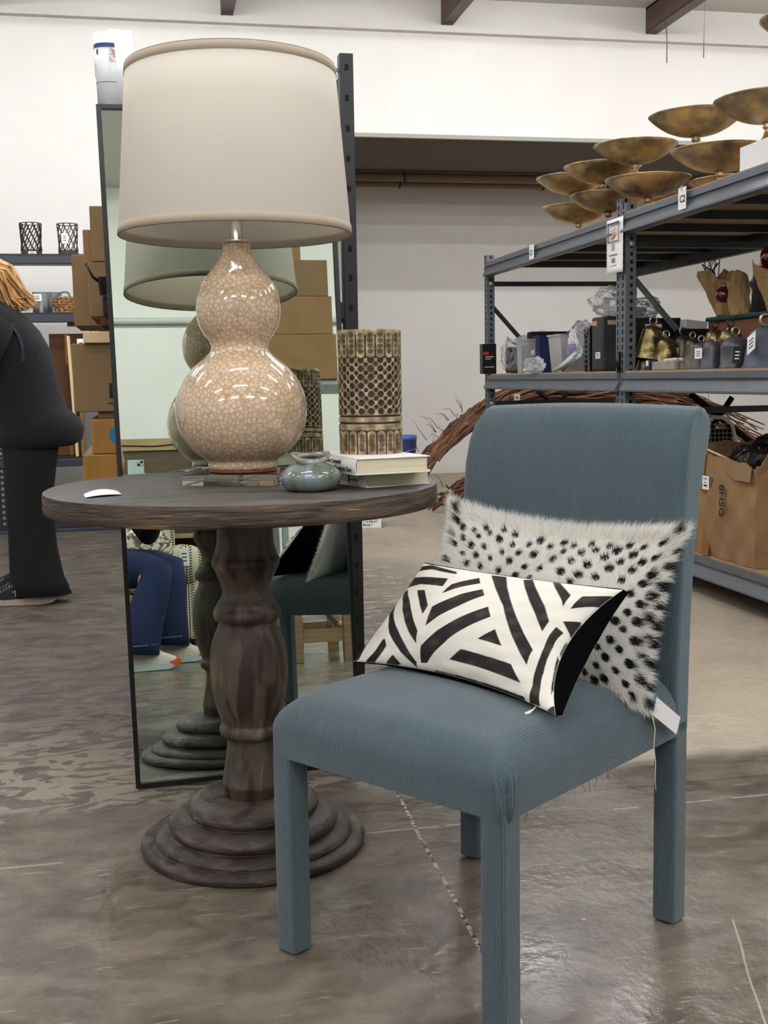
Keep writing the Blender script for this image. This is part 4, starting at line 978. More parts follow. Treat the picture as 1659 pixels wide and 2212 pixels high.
prof = [(0, 0), (-.030, .004), (-.030, .012), (-.004, .055), (-.004, .062), (-.016, .066), (-.016, .094), (.028, .094), (.028, 0)]
for (ya, yb) in ((.062, FY - MY), (NY - MY + .062, 0)):
    for z in (.084, .880, 1.652):
        for back in (0, 1):
            m = MB()
            pr = [(x if not back else RD - x, z_ + z) for x, z_ in prof]
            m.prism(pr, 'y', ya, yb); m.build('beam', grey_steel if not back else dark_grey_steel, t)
        m = MB(); m.box(.0, RD, ya + .002, yb - .002, z + .094, z + .104); m.build('shelf_board', ply_m, t)
        m = MB(); k = 0; yy = ya + .25
        while yy < yb - .1: m.box(.03, RD - .03, yy, yy + .04, z + .052, z + .0935); yy += .48
        m.build('shelf_support', dark_grey_steel, t)
ck = MB(); ck.tube([(-.006, .06, 1.08), (-.014, .058, 1.02), (-.004, .062, .98)], .012, 8); ck.build('frame_clip', black_plastic, t)

# ---------------- footed bowls ----------------
def bowl_proto():
    t = thing('footed_bowl', '', 'bowl', (0, 0, 0), 0, 'gold footed bowls on the top shelf')
    R_, zb_, zr = .212, .076, .168
    pr = [(.004, zb_)] + [(R_ * (i / 14) ** .80, zb_ + (zr - zb_) * (i / 14) ** 1.9) for i in range(1, 15)]
    inn = [(max(r - .004, .002), z + .004 * (1 - i / 14)) for i, (r, z) in enumerate(pr)]
    m = MB(); m.lathe(pr + [(R_ - .001, zr + .002)] + list(reversed(inn)), 56, cap=False); m.build('bowl_dish', bowl_m, t)
    m = MB(); m.lathe([(0, 0), (.046, 0), (.045, .005), (.034, .012), (.022, .026), (.014, .044), (.013, .052), (.019, .056), (.021, .061), (.017, .068), (.026, .0785), (0, .0785)], 28, cap=False); m.build('bowl_foot', bowl_m, t)
    return t
BZ = 1.7565
bowls = [((2.47, 6.42, BZ), 'gold footed bowl at the far end of the shelf, lowest of the furthest pair'),
         ((2.47, 5.98, BZ), 'gold footed bowl on the board, second from the far end in the lower row'),
         ((2.47, 5.48, BZ), 'gold footed bowl on the board above the white price sheet, third in the lower row'),
         ((2.47, 4.74, BZ), 'large bright gold footed bowl on the board just behind the C2 tag'),
         ((2.45, 6.46, BZ + .170), 'dull gold bowl nested on top of the furthest lower bowl'),
         ((2.46, 6.04, BZ + .160), 'bronze bowl of the upper tier, second from the far end'),
         ((2.46, 5.61, BZ + .188), 'grey bronze bowl of the upper tier, third from the far end, highest of that pair'),
         ((2.47, 4.97, BZ + .195), 'dark bronze bowl high in the upper tier behind the largest bowl'),
         ((2.46, 4.33, BZ + .118), 'largest looking gold bowl cut by the right frame edge, propped on a white box'),
         ((2.46, 3.98, BZ + .33), 'gold bowl tip at the very top of the stack by the right frame edge'),
         ((2.92, 5.48, BZ), 'shadowed bronze bowl standing behind the bowl above the price sheet'),
         ((2.95, 5.05, BZ - .0), 'low bronze bowl half hidden behind the largest bright bowl'),
         ((2.92, 6.02, BZ), 'brown gold bowl in the second file, behind the second lower bowl')]
bp0 = bowl_proto(); bp0.location = bowls[0][0]; bp0['label'] = bowls[0][1]
for k, (p, lab) in enumerate(bowls[1:]): dup(bp0, p, lab, rotz=k * .7 + .4)
t = thing('white_box', 'small white box under the rightmost bowl on the rack top', 'box', (2.40, 4.20, BZ)); m = MB(); m.box(0, .12, 0, .24, 0, .118, .003); m.build('box_body', white_card, t)
t = thing('white_box', 'white block on the rack top beside the frame edge, below the topmost bowl', 'box', (2.38, 3.90, BZ)); m = MB(); m.box(0, .15, 0, .2, 0, .328, .003); m.build('box_body', M('beige_card', (196, 186, 170), .8), t)

# ---------------- paper signs on the rack ----------------
def sign(label, o, w, h, nrm_x=True):
    t = thing('paper_sign', label, 'sign', o); m = MB(); quad(m, (0, 0, 0), (0, -1, 0), (0, 0, 1), w, h, .001); m.build('card', white_card, t); return t
t = sign('small white card reading C2 clipped to the top beam', (RX - .033, 4.78, 1.672), .075, .093)
text('lettering', 'C2', .042, (-.0018, -.017, .030), (0, -1, 0), (0, 0, 1), ink_m, t, .0004); c_ = MB(); c_.box(-.004, 0, -.036, -.030, .08, .10); c_.build('clip', nickel_m, t)
t = sign('small white card reading C1 clipped to the far bay of the top beam', (RX - .033, 6.79, 1.664), .085, .085)
text('lettering', 'C1', .042, (-.0018, -.016, .025), (0, -1, 0), (0, 0, 1), ink_m, t, .0004)
t = thing('price_sheet', 'long white price sheet with a small framed drawing, taped to the middle post', 'sign', (RX - .020, 5.60, 1.467))
m = MB(); vs = []
for j in range(13):
    for i in range(7):
        vs.append((-.012 * math.sin(PI * i / 6) * (1 - j / 12) - .006, -.205 * i / 6, .268 * j / 12))
m.add(vs, [(j * 7 + i, j * 7 + i + 1, (j + 1) * 7 + i + 1, (j + 1) * 7 + i) for j in range(12) for i in range(6)], True)
o = m.build('sheet', white_card, t); sl = o.modifiers.new('t', 'SOLIDIFY'); sl.thickness = .0008
m = MB()
for (y0, y1, z0, z1) in ((.040, .180, .152, .157), (.040, .180, .238, .248), (.040, .052, .152, .248), (.174, .180, .152, .248)): m.box(-.0185, -.0170, -y1, -y0, z0, z1)
m.build('printed_frame', M('slate_ink', (84, 84, 98), .7), t)
m = MB(); m.prism([(-.075, .180), (-.135, .202), (-.145, .194), (-.092, .166), (-.072, .172)], 'x', -.0186, -.0168); m.prism([(-.075, .206), (-.14, .222), (-.14, .216), (-.085, .202)], 'x', -.0186, -.0168); m.build('printed_drawing', M('peach_ink', (206, 160, 124), .7), t)
m = MB()
for z in (.141, .133, .123, .115): m.box(-.0182, -.0166, -.125, -.085, z, z + .0025)
m.box(-.0180, -.0160, -.155, -.060, .088, .0925)
for z in (.070, .064, .058, .052): m.box(-.0176, -.0156, -.130, -.090, z, z + .003)
m.box(-.0172, -.0150, -.145, -.070, .036, .0385)
m.build('printed_lines', grey_ink, t)

# ---------------- goods on the middle shelf ----------------
MZ = .985
def box_thing(name, label, cat, x, y, z, w, d, h, mt, bev=.003, rot=0, part='box_body', group=None):
    t = thing(name, label, cat, (x, y, z), rot, group); m = MB(); m.box(0, w, 0, d, 0, h, bev); m.build(part, mt, t); return t
t = box_thing('product_box', 'black product box with red and white print at the far end of the middle shelf', 'box', 2.27, 7.715, MZ, .10, .07, .205, black_plastic)
m = MB(); m.box(.005, .045, -.001, 0, .13, .15); m.build('red_logo', M('red_ink', (170, 30, 40), .5), t)
m = MB(); m.box(.02, .08, -.001, 0, .115, .119); m.box(.02, .06, -.001, 0, .10, .104); m.box(.015, .085, -.001, 0, .045, .048); m.build('white_print', white_card, t)
def blob(name, label, cat, loc, sc, mt, seed, amp=.12, part='film', sub=26, z0=0):
    """crumpled bag"""
    t = thing(name, label, cat, loc); m = MB(); r = random.Random(seed); ph = [r.uniform(0, 6) for _ in range(9)]
    vs = []; n = sub; mm = sub // 2
    for j in range(mm + 1):
        for i in range(n):
            th = PI * j / mm; a = 2 * PI * i / n; x, y, z = math.sin(th) * math.cos(a), math.sin(th) * math.sin(a), -math.cos(th)
            k = 1 + amp * (math.sin(7 * x + ph[0] + 4 * z) + math.sin(9 * y + ph[1] - 5 * z) + .7 * math.sin(17 * z + ph[2] + 6 * x) + .6 * math.sin(23 * x + ph[3]) * math.sin(19 * y + ph[4]))
            x = math.copysign(abs(x) ** .7, x); y = math.copysign(abs(y) ** .7, y); z = math.copysign(abs(z) ** .75, z)
            vs.append((x * k * sc[0], y * k * sc[1], max(0, (z * (k if z > 0 else 1) + 1) * sc[2])))
    m.add(vs, [(j * n + i, j * n + (i + 1) % n, (j + 1) * n + (i + 1) % n, (j + 1) * n + i) for j in range(mm) for i in range(n)], False); m.build(part, mt, t); return t
t = blob('foil_bag', 'silvery clear bag of dark goods beside the far post', 'bag', (2.49, 7.66, MZ), (.085, .07, .115), film_m, 4); m = MB(); m.box(-.06, .06, -.045, .045, .002, .18, .01); m.build('dark_contents', M('dark_goods', (60, 62, 68), .6, col2=(30, 32, 38), nscale=20), t)
t = thing('tote_bag', 'black fabric bag with a cord loop standing behind the navy bins', 'bag', (2.52, 7.42, MZ))
m = MB(); m.box(0, .30, 0, .10, 0, .275, .015); m.build('bag_body', black_cloth, t); m = MB(); m.tube([(.30, .05, .27), (.335, .05, .26), (.355, .05, .23), (.36, .05, .20)], .0025, 6); m.build('cord_loop', black_plastic, t)
m = MB(); m.box(.065, .115, .03, .07, .275, .283); m.build('white_tab', white_card, t)
def bin_(name, label, x, y, w, d, h, mt, lip=.008, cat='bin', taper=.86, rot=0, wall=.003):
    t = thing(name, label, cat, (x, y, MZ), rot); m = MB()
    cx, cy = w / 2, d / 2
    def ring(k, z, off=0): return [(cx + (px - cx) * k + (off if px > cx else -off), cy + (py - cy) * k + (off if py > cy else -off), z) for px, py in ((0, 0), (w, 0), (w, d), (0, d))]
    rs_ = [ring(taper, 0), ring(1, h - .012), ring(1, h - .012, lip), ring(1, h, lip), ring(1, h, -wall), ring(taper, wall, -wall)]
    vs = [p for r in rs_ for p in r]; fs = [(3, 2, 1, 0)] + [(j * 4 + i, j * 4 + (i + 1) % 4, (j + 1) * 4 + (i + 1) % 4, (j + 1) * 4 + i) for j in range(5) for i in range(4)] + [(20, 21, 22, 23)]
    m.add(vs, fs); m.build('bin_body', mt, t); return t
t = bin_('storage_bin', 'clear storage tub with a price card, left of the navy bin', 2.43, 7.36, .12, .10, .225, bin_m)
m = MB(); m.box(.07, .095, .002, .004, .12, .155); m.build('price_card', white_card, t); m = MB(); m.box(.03, .09, .03, .08, .006, .13, .01); m.build('contents', M('grey_blue_goods', (120, 130, 150), .6), t)
t = bin_('storage_bin', 'navy blue plastic bin between the clear tubs', 2.53, 7.28, .15, .12, .245, navy_m, taper=.92)
m = MB(); m.box(.05, .075, -.008, 0, .232, .245); m.build('latch', white_card, t)
t = bin_('storage_bin', 'large clear plastic bin with a paper label and beige goods inside', 2.47, 6.72, .30, .22, .232, bin_m, taper=.88)
m = MB(); m.box(.05, .26, .03, .19, .008, .085, .01); m.build('beige_contents', M('beige_goods', (176, 152, 128), .7, col2=(200, 184, 164), nscale=12), t)
m = MB(); m.box(.05, .26, .03, .19, .087, .155, .01); m.build('grey_contents', M('grey_goods', (150, 150, 154), .6, col2=(110, 110, 118), nscale=16), t)
m = MB(); m.box(.055, .115, .004, .0055, .10, .165); m.build('paper_label', M('cream_label', (226, 216, 200), .7), t)
t = thing('tape_roll', 'roll of clear tape with a blue label in wrap, at the shelf edge', 'tape', (2.40, 6.98, MZ + .048), .3)
m = MB(); mt4 = Matrix.Rotation(PI / 2, 4, 'Y'); m.lathe([(.022, -.05), (.045, -.05), (.045, .05), (.022, .05), (.022, -.05)], 28, mat=mt4, cap=False); m.build('label_band', tape_blue, t)
m = MB(); m.lathe([(.016, -.052), (.0215, -.052), (.0215, .052), (.016, .052), (.016, -.052)], 24, mat=mt4, cap=False); m.build('cardboard_core', card_m, t)
m = MB(); m.lathe([(.0455, -.035), (.0465, -.035), (.0465, .02), (.0455, .02)], 24, mat=mt4, cap=False); m.build('white_print', white_card, t)
t = blob('plastic_wrap', 'twisted clear plastic wrap spilling over the front of the shelf', 'plastic wrap', (2.325, 6.80, MZ - .012), (.035, .11, .05), film_m, 9, .2)
t = thing('zip_bag', 'clear bag with a magenta zip lying on the large bin', 'bag', (2.50, 6.50, MZ + .10))
m = MB(); m.tube([(0, .18, .13), (0, .10, .155), (0, .0, .195)], .012, 8, flat=.5); m.build('magenta_zip', magenta_m, t)
m = MB(); vs = [(0 + .02 * math.sin(i * 1.1 + j), .18 - .18 * i / 8 - .03 * j / 6, (.13 + .065 * i / 8) * (1 - j / 6) + .0 * j) for j in range(7) for i in range(9)]; m.add(vs, [(j * 9 + i, j * 9 + i + 1, (j + 1) * 9 + i + 1, (j + 1) * 9 + i) for j in range(6) for i in range(8)], True); m.build('bag_film', film_m, t)
t = thing('lilac_basket', 'lilac translucent basket tilted behind the clear bin front', 'basket', (2.47, 6.47, MZ + .055))
m = MB()
for k in range(6): m.box(0, .004, 0 - .004 * k, .17 - .003 * k, .105 - .018 * k, .111 - .018 * k)
for k in range(7): m.box(0, .004, .01 + k * .024, .014 + k * .024, 0, .11)
m.build('basket_ribs', lilac_m, t)
t = thing('black_case', 'tall black tapered soft case with a wrist loop behind the bins', 'case', (2.62, 6.42, MZ))
m = MB(); m.prism([(.0, 0), (.11, 0), (.125, .22), (.09, .29), (.07, .345), (.055, .35), (.045, .30), (.005, .16)], 'y', 0, .05); m.build('case_body', black_cloth, t)
m = MB(); m.tube([(.06, .02, .35), (.04, .02, .352), (.015, .02, .33), (-.01, .02, .295), (-.012, .02, .28), (.0, .02, .278), (.02, .02, .30), (.05, .02, .345)], .0022, 6); m.build('wrist_loop', grey_ink, t)
t = thing('camera_case', 'square black hard case standing beside the bagged goods', 'case', (2.76, 6.36, MZ)); m = MB(); m.box(0, .11, 0, .09, 0, .37, .006); m.box(-.008, .03, -.002, .06, .30, .352, .004); m.build('case_body', black_plastic, t)
t = blob('plastic_bag', 'puffed clear plastic bag on top of the dark upright case', 'bag', (2.52, 6.02, MZ + .297), (.10, .10, .078), film_m, 14, .14)
t = thing('wire_stack', 'black folding stand wrapped in clear loops beside the dark case', 'stand', (2.47, 6.26, MZ))
m = MB()
for k in range(8): m.box(0, .006, 0, .075, .04 + k * .028, .046 + k * .028)
m.box(0, .006, 0, .008, 0, .27); m.box(0, .006, .068, .076, 0, .27); m.build('rungs', grey_ink, t)
m = MB(); m.box(.008, .03, -.005, .08, 0, .26); m.build('dark_panel', black_plastic, t)
t = blob('cable_loops', 'bundle of clear looped wrap hanging at the top of the folding stand', 'plastic wrap', (2.45, 6.31, MZ + .215), (.028, .05, .032), film_m, 33, .25)
t = thing('upright_case', 'dark grey upright case with an orange sticker and a white price label', 'case', (2.44, 5.985, MZ), 0)
m = MB(); m.box(0, .14, 0, .16, 0, .297, .012); m.build('case_shell', M('charcoal_plastic', (48, 48, 50), .55, col2=(38, 38, 40), nscale=20), t)
m = MB(); m.box(-.0012, 0, .075, .14, .252, .276); m.box(.03, .08, -.0012, 0, .252, .276); m.build('sticker', M('sticker_grey', (176, 160, 144), .5), t)
m = MB(); m.box(-.0018, -.0012, .072, .098, .250, .274); m.build('sticker_orange', M('sticker_orange', (206, 116, 60), .5), t)
m = MB(); m.box(-.0012, 0, .03, .095, .07, .105); m.build('price_label', white_card, t)
m = MB()
for z in (.094, .086, .078): m.box(-.0018, -.0012, .045, .08, z, z + .003)
m.build('label_print', ink_m, t)
for k, (dz, dy) in enumerate(((0, 0), (.026, .01), (.012, .03))):
    t = thing('mint_roll', ('lowest pale mint wrapped roll at the foot of the dark case', 'topmost pale mint wrapped roll leaning by the dark case', 'middle pale mint wrapped roll beside the dark case')[k], 'roll', (2.38 + k * .018, 6.45 - dy, MZ + .012), 0, 'pale wrapped rolls')
    m = MB(); m.tube([(0, .12, dz * .3), (.01, .0, .03 + dz), (.015, -.14, .07 + dz)], .012, 10); m.build('wrapped_roll', mint_m, t)
# --- near bay: game box, bells, crate, carton with wrapped goods
t = thing('appliance_box', 'big black printed box behind the gold bells by the middle post', 'box', (2.42, 5.50, MZ))
m = MB(); m.box(0, .245, 0, .18, 0, .262, .004); m.build('box_body', M('black_card', (17, 15, 16), .5), t)
m = MB(); m.box(.05, .14, -.0015, 0, .215, .232); m.build('white_banner', M('pink_white_ink', (216, 206, 204), .6), t); m = MB(); m.box(.05, .14, -.0015, 0, .209, .214); m.build('red_line', M('red_ink_2', (180, 40, 44), .6), t)
text('lettering', 'IN BUTTONS', .02, (.05, -.0015, .17), (1, 0, 0), (0, 0, 1), white_card, t, .0004)
m = MB(); m.tube([(.045, -.002, .158), (.12, -.002, .158), (.135, -.002, .145), (.16, -.002, .145)], .0015, 5); m.tube([(.045, -.002, .112), (.09, -.002, .112), (.105, -.002, .105), (.135, -.002, .108)], .0015, 5); m.build('printed_outline', white_card, t)
m = MB(); m.lathe([(0, -.02), (.016, -.004), (.012, .012), (.003, .03), (0, .03)], 12, mat=Matrix.Translation((.10, -.002, .13)) @ Matrix.Diagonal((1, .08, 1, 1)), cap=False); m.build('printed_drop', M('dark_red_ink', (96, 24, 30), .5), t)
t = blob('plastic_bag', 'pale clear bag resting on the black box behind the brace', 'bag', (2.50, 5.60, MZ + .263), (.085, .07, .052), film_m, 44, .1)
def bell_proto(label, mt, R_, h, kind, loc, ring_m, grp):
    t = thing('metal_bell', label, 'bell', loc, 0, grp); m = MB()
    if kind == 'flare': pr = [(R_, 0), (R_ * 1.0, h * .03), (R_ * .93, h * .08), (R_ * .86, h * .30), (R_ * .76, h * .62), (R_ * .70, h * .80), (R_ * .66, h * .84), (R_ * .60, h * .90), (R_ * .4, h * .97), (.004, h)]
    else: pr = [(R_, 0), (R_, h * .05), (R_ * .95, h * .08), (R_ * .93, h * .62), (R_ * .95, h * .70), (R_ * .88, h * .76), (R_ * .72, h * .88), (R_ * .4, h * .97), (.004, h)]
    m.lathe(pr + [(R_ * .05, h * .93), (R_ * .6, h * .82), (R_ * .85, h * .4), (R_ * .93, .002), (R_, 0)], 36, cap=False); m.build('bell_body', mt, t)
    m = MB(); m.torus((0, 0, h + R_ * .30), R_ * .26, R_ * .07, 'y', 20, 6); m.tube([(0, 0, h - .004), (0, 0, h + R_ * .1)], R_ * .07, 8); m.build('hanging_ring', ring_m, t); return t
GB = 'gold pierced bells on the middle shelf'; GG = 'grey bells on the middle shelf'
bell_proto('tall tilted antique gold bell, leftmost on the shelf beside the post', brass_d, .072, .165, 'flare', (2.46, 5.43, MZ + .058), nickel_m, GB).rotation_euler = (0.05, 0.1, 0)
bell_proto('small gold bell lying under the leftmost tall gold bell', brass_d, .05, .06, 'flare', (2.455, 5.46, MZ), nickel_m, GB)
bell_proto('short bright gold bell right of the leftmost tall one', brass_d, .063, .125, 'flare', (2.50, 5.315, MZ + .03), nickel_m, GB)
bell_proto('dark gold bell with a white price card, set behind the short gold bell', dark_brass, .062, .15, 'flare', (2.60, 5.345, MZ + .02), nickel_m, GB)
bell_proto('small brownish gold bell behind the white woven crate', dark_brass, .055, .125, 'flare', (2.56, 5.155, MZ + .02), nickel_m, GB)
bell_proto('gold bell behind the pair of grey bells, left one', brass_d, .055, .19, 'dome', (2.64, 5.09, MZ), dark_brass, GB)
bell_proto('gold bell behind the squat grey bell', brass_d, .062, .19, 'dome', (2.64, 4.94, MZ), dark_brass, GB)
bell_proto('slim grey bell, left of the near pair', clay_grey, .053, .118, 'flare', (2.43, 4.81, MZ), nickel_m, GG)
bell_proto('slim grey bell with a white price card, right of the near pair', clay_grey, .054, .122, 'flare', (2.42, 4.69, MZ), nickel_m, GG)
bell_proto('squat domed grey bell with a black swing tag', clay_grey, .066, .135, 'dome', (2.44, 4.52, MZ), nickel_m, GG)
bell_proto('slate blue weathered bell with a white swing tag at the frame edge', slate_m, .09, .165, 'flare', (2.47, 4.335, MZ), nickel_m, GG)
def card(label, name, o, xd, w, h, mt, lean=0):
    t = thing(name, label, 'price card', o); m = MB(); quad(m, (0, 0, 0), xd, (0, 0.0, 1), w, h, .001); m.build('card', mt, t); m = MB()
    X = Vector(xd).normalized(); Zn = X.cross(Vector((0, 0, 1)))
    for k in range(3): quad(m, X * w * .25 + Vector((0, 0, h * (.25 + .2 * k))) - Zn * .0008 * (1 if lean else 1), xd, (0, 0, 1), w * .5, h * .06, .0028)
    m.build('print', ink_m if mt != black_plastic else white_card, t); t.rotation_euler = (0, lean, 0); return t
card('white price card stuck to the right bell of the slim grey pair', 'price_card', (2.362, 4.735, MZ + .045), (.2, -1, 0), .05, .045, white_card)
card('white price card on the dark gold bell at the back', 'price_card', (2.54, 5.345, MZ + .065), (.3, -1, 0), .045, .045, white_card, .2)
card('black swing tag hanging on the squat grey bell', 'price_card', (2.372, 4.42, MZ + .02), (.4, -1, 0), .045, .07, black_plastic, .1)
card('white swing tag hanging diagonally on the slate blue bell', 'price_card', (2.378, 4.31, MZ + .05), (.2, -1, .6), .055, .07, white_card)
t = thing('woven_crate', 'low whitewashed woven crate stuffed with paper in front of the gold bells', 'crate', (2.38, 4.98, MZ))
m = MB(); m.box(0, .10, 0, .24, 0, .04, .004); m.build('crate_body', M('whitewashed_weave', (186, 178, 166), .8, col2=(110, 104, 96), nscale=60, stretch=(1, 3, .2), ncon=.3), t)
m = MB(); r = random.Random(2)
for k in range(9): m.ball((.05 + r.uniform(-.03, .03), .11 + r.uniform(-.09, .09), .045), .02, 10, 6, (1, 1, .5))
m.build('paper_filling', M('cream_tissue', (216, 208, 190), .8, bump=.6, bscale=40), t)
t = thing('blue_packet', 'small blue and white packet left of the woven crate', 'packet', (2.375, 5.235, MZ)); m = MB(); m.box(0, .05, 0, .05, 0, .05, .006); m.build('packet_body', navy_m, t); m = MB(); m.box(-.001, .0, .01, .035, .02, .045); m.build('white_print', white_card, t)
t = thing('cardboard_carton', 'large brown carton on the middle shelf under the dark green tray', 'carton', (2.78, 4.00, MZ), 0)
m = MB(); m.box(0, .55, 0, 1.435, 0, .235, .004); m.build('carton_body', M('deep_brown_card', (124, 84, 52), .85, col2=(108, 72, 44), nscale=5, stretch=(1, 1, 6)), t); m = MB(); m.box(-.0015, 0, 1.34, 1.39, 0.02, .235); m.build('packing_tape', tape_m, t)
t = box_thing('green_tray', 'dark green plastic tray lying on the brown carton', 'tray', 2.76, 3.98, MZ + .2355, .58, 1.45, .022, green_plastic, .008, part='tray_body')
LZ = MZ + .2585
def cone_wrap(label, loc, r0, r1, h, lean, mt=kraft_m, seed=0, cat='wrapped bottle'):
    t = thing('paper_wrap', label, cat, loc); m = MB(); r = random.Random(seed); vs = []; n = 22; ln = 9
    for j in range(ln):
        k = j / (ln - 1)
        for i in range(n):
            a = 2 * PI * i / n; rr = (r0 + (r1 - r0) * k) * (1 + .12 * math.sin(3 * a + seed + k * 3) + .08 * math.sin(7 * a + k * 8 + seed)) ; zz = h * k + (.028 * math.sin(2 * a + seed) + .010 * math.sin(5 * a) if j == ln - 1 else 0)
            vs.append((rr * math.cos(a) + lean[0] * k, rr * math.sin(a) + lean[1] * k, zz))
    m.add(vs, [(j * n + i, j * n + (i + 1) % n, (j + 1) * n + (i + 1) % n, (j + 1) * n + i) for j in range(ln - 1) for i in range(n)] + [tuple(reversed(range(n)))], False); m.build('paper', mt, t); return t
t = cone_wrap('crumpled kraft paper cone leaning left at the carton edge, dark stems sticking out', (2.84, 5.37, LZ), .035, .085, .21, (-.02, .09), seed=1)
m = MB(); r = random.Random(8)
for k in range(12): m.tube([(-.01, .06, .15), (-.02 + r.uniform(-.03, .03), .10 + r.uniform(-.03, .04), .23), (-.02 + r.uniform(-.05, .05), .12 + r.uniform(-.05, .05), .27 + r.uniform(0, .03))], .0025, 5)
m.build('dry_stems', M('dark_stem', (52, 48, 34), .8), t)
cone_wrap('tall kraft paper bundle standing right of the leaning cone', (2.85, 5.23, LZ), .048, .056, .19, (.0, .05), seed=5)
t = thing('glass_bauble', 'small dark red glass bauble between the paper wraps', 'bauble', (2.80, 5.31, LZ + .06)); m = MB(); m.ball((0, 0, .045), .042, 24, 14); m.build('glass_ball', red_glass, t); m = MB(); m.lathe([(.01, .085), (.01, .098), (0, .098)], 12, cap=False); m.build('metal_cap', nickel_m, t); m = MB(); m.box(-.03, .03, -.03, .03, -.058, .004, .004); m.build('cradle', kraft_m, t)
t = thing('driftwood', 'upright dark forked driftwood piece on the green tray', 'driftwood', (2.86, 5.06, LZ))
m = MB(); m.tube([(0, 0, 0), (.005, .01, .10), (0, 0, .20)], [.05, .042, .035], 12); m.tube([(0, .02, .07), (-.0, .05, .11), (-.01, .085, .15)], [.02, .016, .010], 8); m.tube([(.0, -.05, 0), (.0, -.055, .1), (-.01, -.05, .19)], [.035, .03, .024], 10); m.build('driftwood_body', bark_m, t)
blob('plastic_bag', 'clear crinkled plastic sleeve around the driftwood', 'bag', (2.94, 5.10, LZ), (.06, .14, .12), film_m, 77, .08)
t = cone_wrap('large creased kraft paper wrap by the right frame edge holding the big red bauble', (2.83, 4.86, LZ), .05, .11, .20, (-.01, -.02), seed=9)
t = thing('glass_bauble', 'large glossy dark red glass bauble at the right frame edge', 'bauble', (2.81, 4.84, LZ + .165)); m = MB(); m.ball((0, 0, .075), .075, 32, 18); m.build('glass_ball', red_glass, t); m = MB(); m.lathe([(.016, .148), (.016, .165), (0, .165)], 14, cap=False); m.build('metal_cap', nickel_m, t)
t = box_thing('electronics_box', 'black box with white lettering under a grey foam piece, left of the brown carton', 'box', 2.59, 5.34, MZ + .0, .15, .07, .20, black_plastic)
t = thing('foam_piece', 'small tilted grey translucent box on top of the black goods', 'foam', (2.61, 5.345, MZ + .203)); m = MB(); m.box(0, .12, 0, .06, 0, .045, .004, mat=Matrix.Rotation(.12, 4, 'Y')); m.build('foam_body', M('grey_foam', (170, 168, 162), .6), t)

# ---------------- bottom shelf: torn carton ----------------
BZ0 = .190
t = thing('torn_carton', 'large crumpled cardboard carton marked 8H5G, torn open on the bottom shelf', 'carton', (2.335, 4.14, BZ0))
m = MB(); vs = []; n1 = 26; n2 = 18
def cr(i, j, a, b): return .006 * math.sin(i * .9 + a) * math.sin(j * .8 + b)
W_, D_, HH = .62, .62, .40
def side(P0, P1, top0, top1, seed):
    k0 = len(vs); r = random.Random(seed)
    for i in range(n1 + 1):
        k = i / n1; tz = top0 + (top1 - top0) * k + .006 * math.sin(i * .9 + seed) + r.uniform(-.003, .003)
        for j in range(n2 + 1):
            q = j / n2; x = P0[0] + (P1[0] - P0[0]) * k; y = P0[1] + (P1[1] - P0[1]) * k
            bl = math.sin(PI * k) * math.sin(PI * q) * .012 + cr(i, j, seed, seed * 2)
            nx, ny = (P1[1] - P0[1]), -(P1[0] - P0[0]); l = math.hypot(nx, ny); vs.append((x + nx / l * bl, y + ny / l * bl, tz * q))
    return [(k0 + i * (n2 + 1) + j, k0 + (i + 1) * (n2 + 1) + j, k0 + (i + 1) * (n2 + 1) + j + 1, k0 + i * (n2 + 1) + j + 1) for i in range(n1) for j in range(n2)]
fs = side((0, D_), (0, 0), .46, .40, 1) + side((0, 0), (W_, 0), .40, .52, 2) + side((W_, 0), (W_, D_), .45, .45, 3) + side((W_, D_), (0, D_), .47, .47, 4)
m.add(vs, fs, False); m.box(.005, W_ - .005, .005, D_ - .005, 0, .006); o = m.build('carton_walls', card_m, t); sl = o.modifiers.new('t', 'SOLIDIFY'); sl.thickness = .006
m = MB(); m.add([(-.012, D_ - .34, .435), (-.012, D_ - .60, .405), (-.020, D_ - .60, .345), (-.024, D_ - .49, .345), (-.020, D_ - .41, .375)], [(0, 1, 2, 3, 4)]); o = m.build('torn_flap', card_d, t); sl = o.modifiers.new('t', 'SOLIDIFY'); sl.thickness = .004
m = MB(); m.add([(.0, 0, .38), (.10, -.03, .56), (.35, -.05, .66), (.62, 0, .62), (.62, 0, .42)], [(0, 1, 2, 3, 4)]); o = m.build('raised_flap', card_d, t); sl = o.modifiers.new('t', 'SOLIDIFY'); sl.thickness = .005
m = MB(); m.tube([(-.002, D_ - .01, .46), (-.004, D_ - .12, .462), (-.004, D_ - .22, .452), (-.004, D_ - .33, .435), (-.002, D_ - .44, .415)], .006, 6, flat=.7); m.build('torn_edge', card_e, t)
m = MB(); quad(m, (-.0115, D_ - .125, .345), (0, -1, 0), (0, 0, 1), .085, .10, .001); m.build('packing_tape', tape_m, t); m = MB(); quad(m, (-.0125, D_ - .175, .27), (0, -1, 0), (0, 0, 1), .10, .07, .001); m.build('packing_tape', tape_m, t); m = MB(); quad(m, (-.012, D_ - .18, .0), (0, -1, 0), (.1, 0, 1), .07, .11, .001); m.build('packing_tape', tape_m, t)
m = MB(); quad(m, (-.0165, D_ - .200, .283), (0, -1, 0), (0, 0, 1), .060, .058, .001); lb_ = m.build('price_label', white_card, t); m = MB(); quad(m, (-.0180, D_ - .214, .297), (0, -1, 0), (0, 0, 1), .03, .007, .0006); quad(m, (-.0180, D_ - .222, .312), (0, -1, 0), (0, 0, 1), .012, .004, .0006); quad(m, (-.0180, D_ - .212, .328), (0, -1, 0), (0, 0, 1), .035, .003, .0006); m.build('label_print', ink_m, lb_)
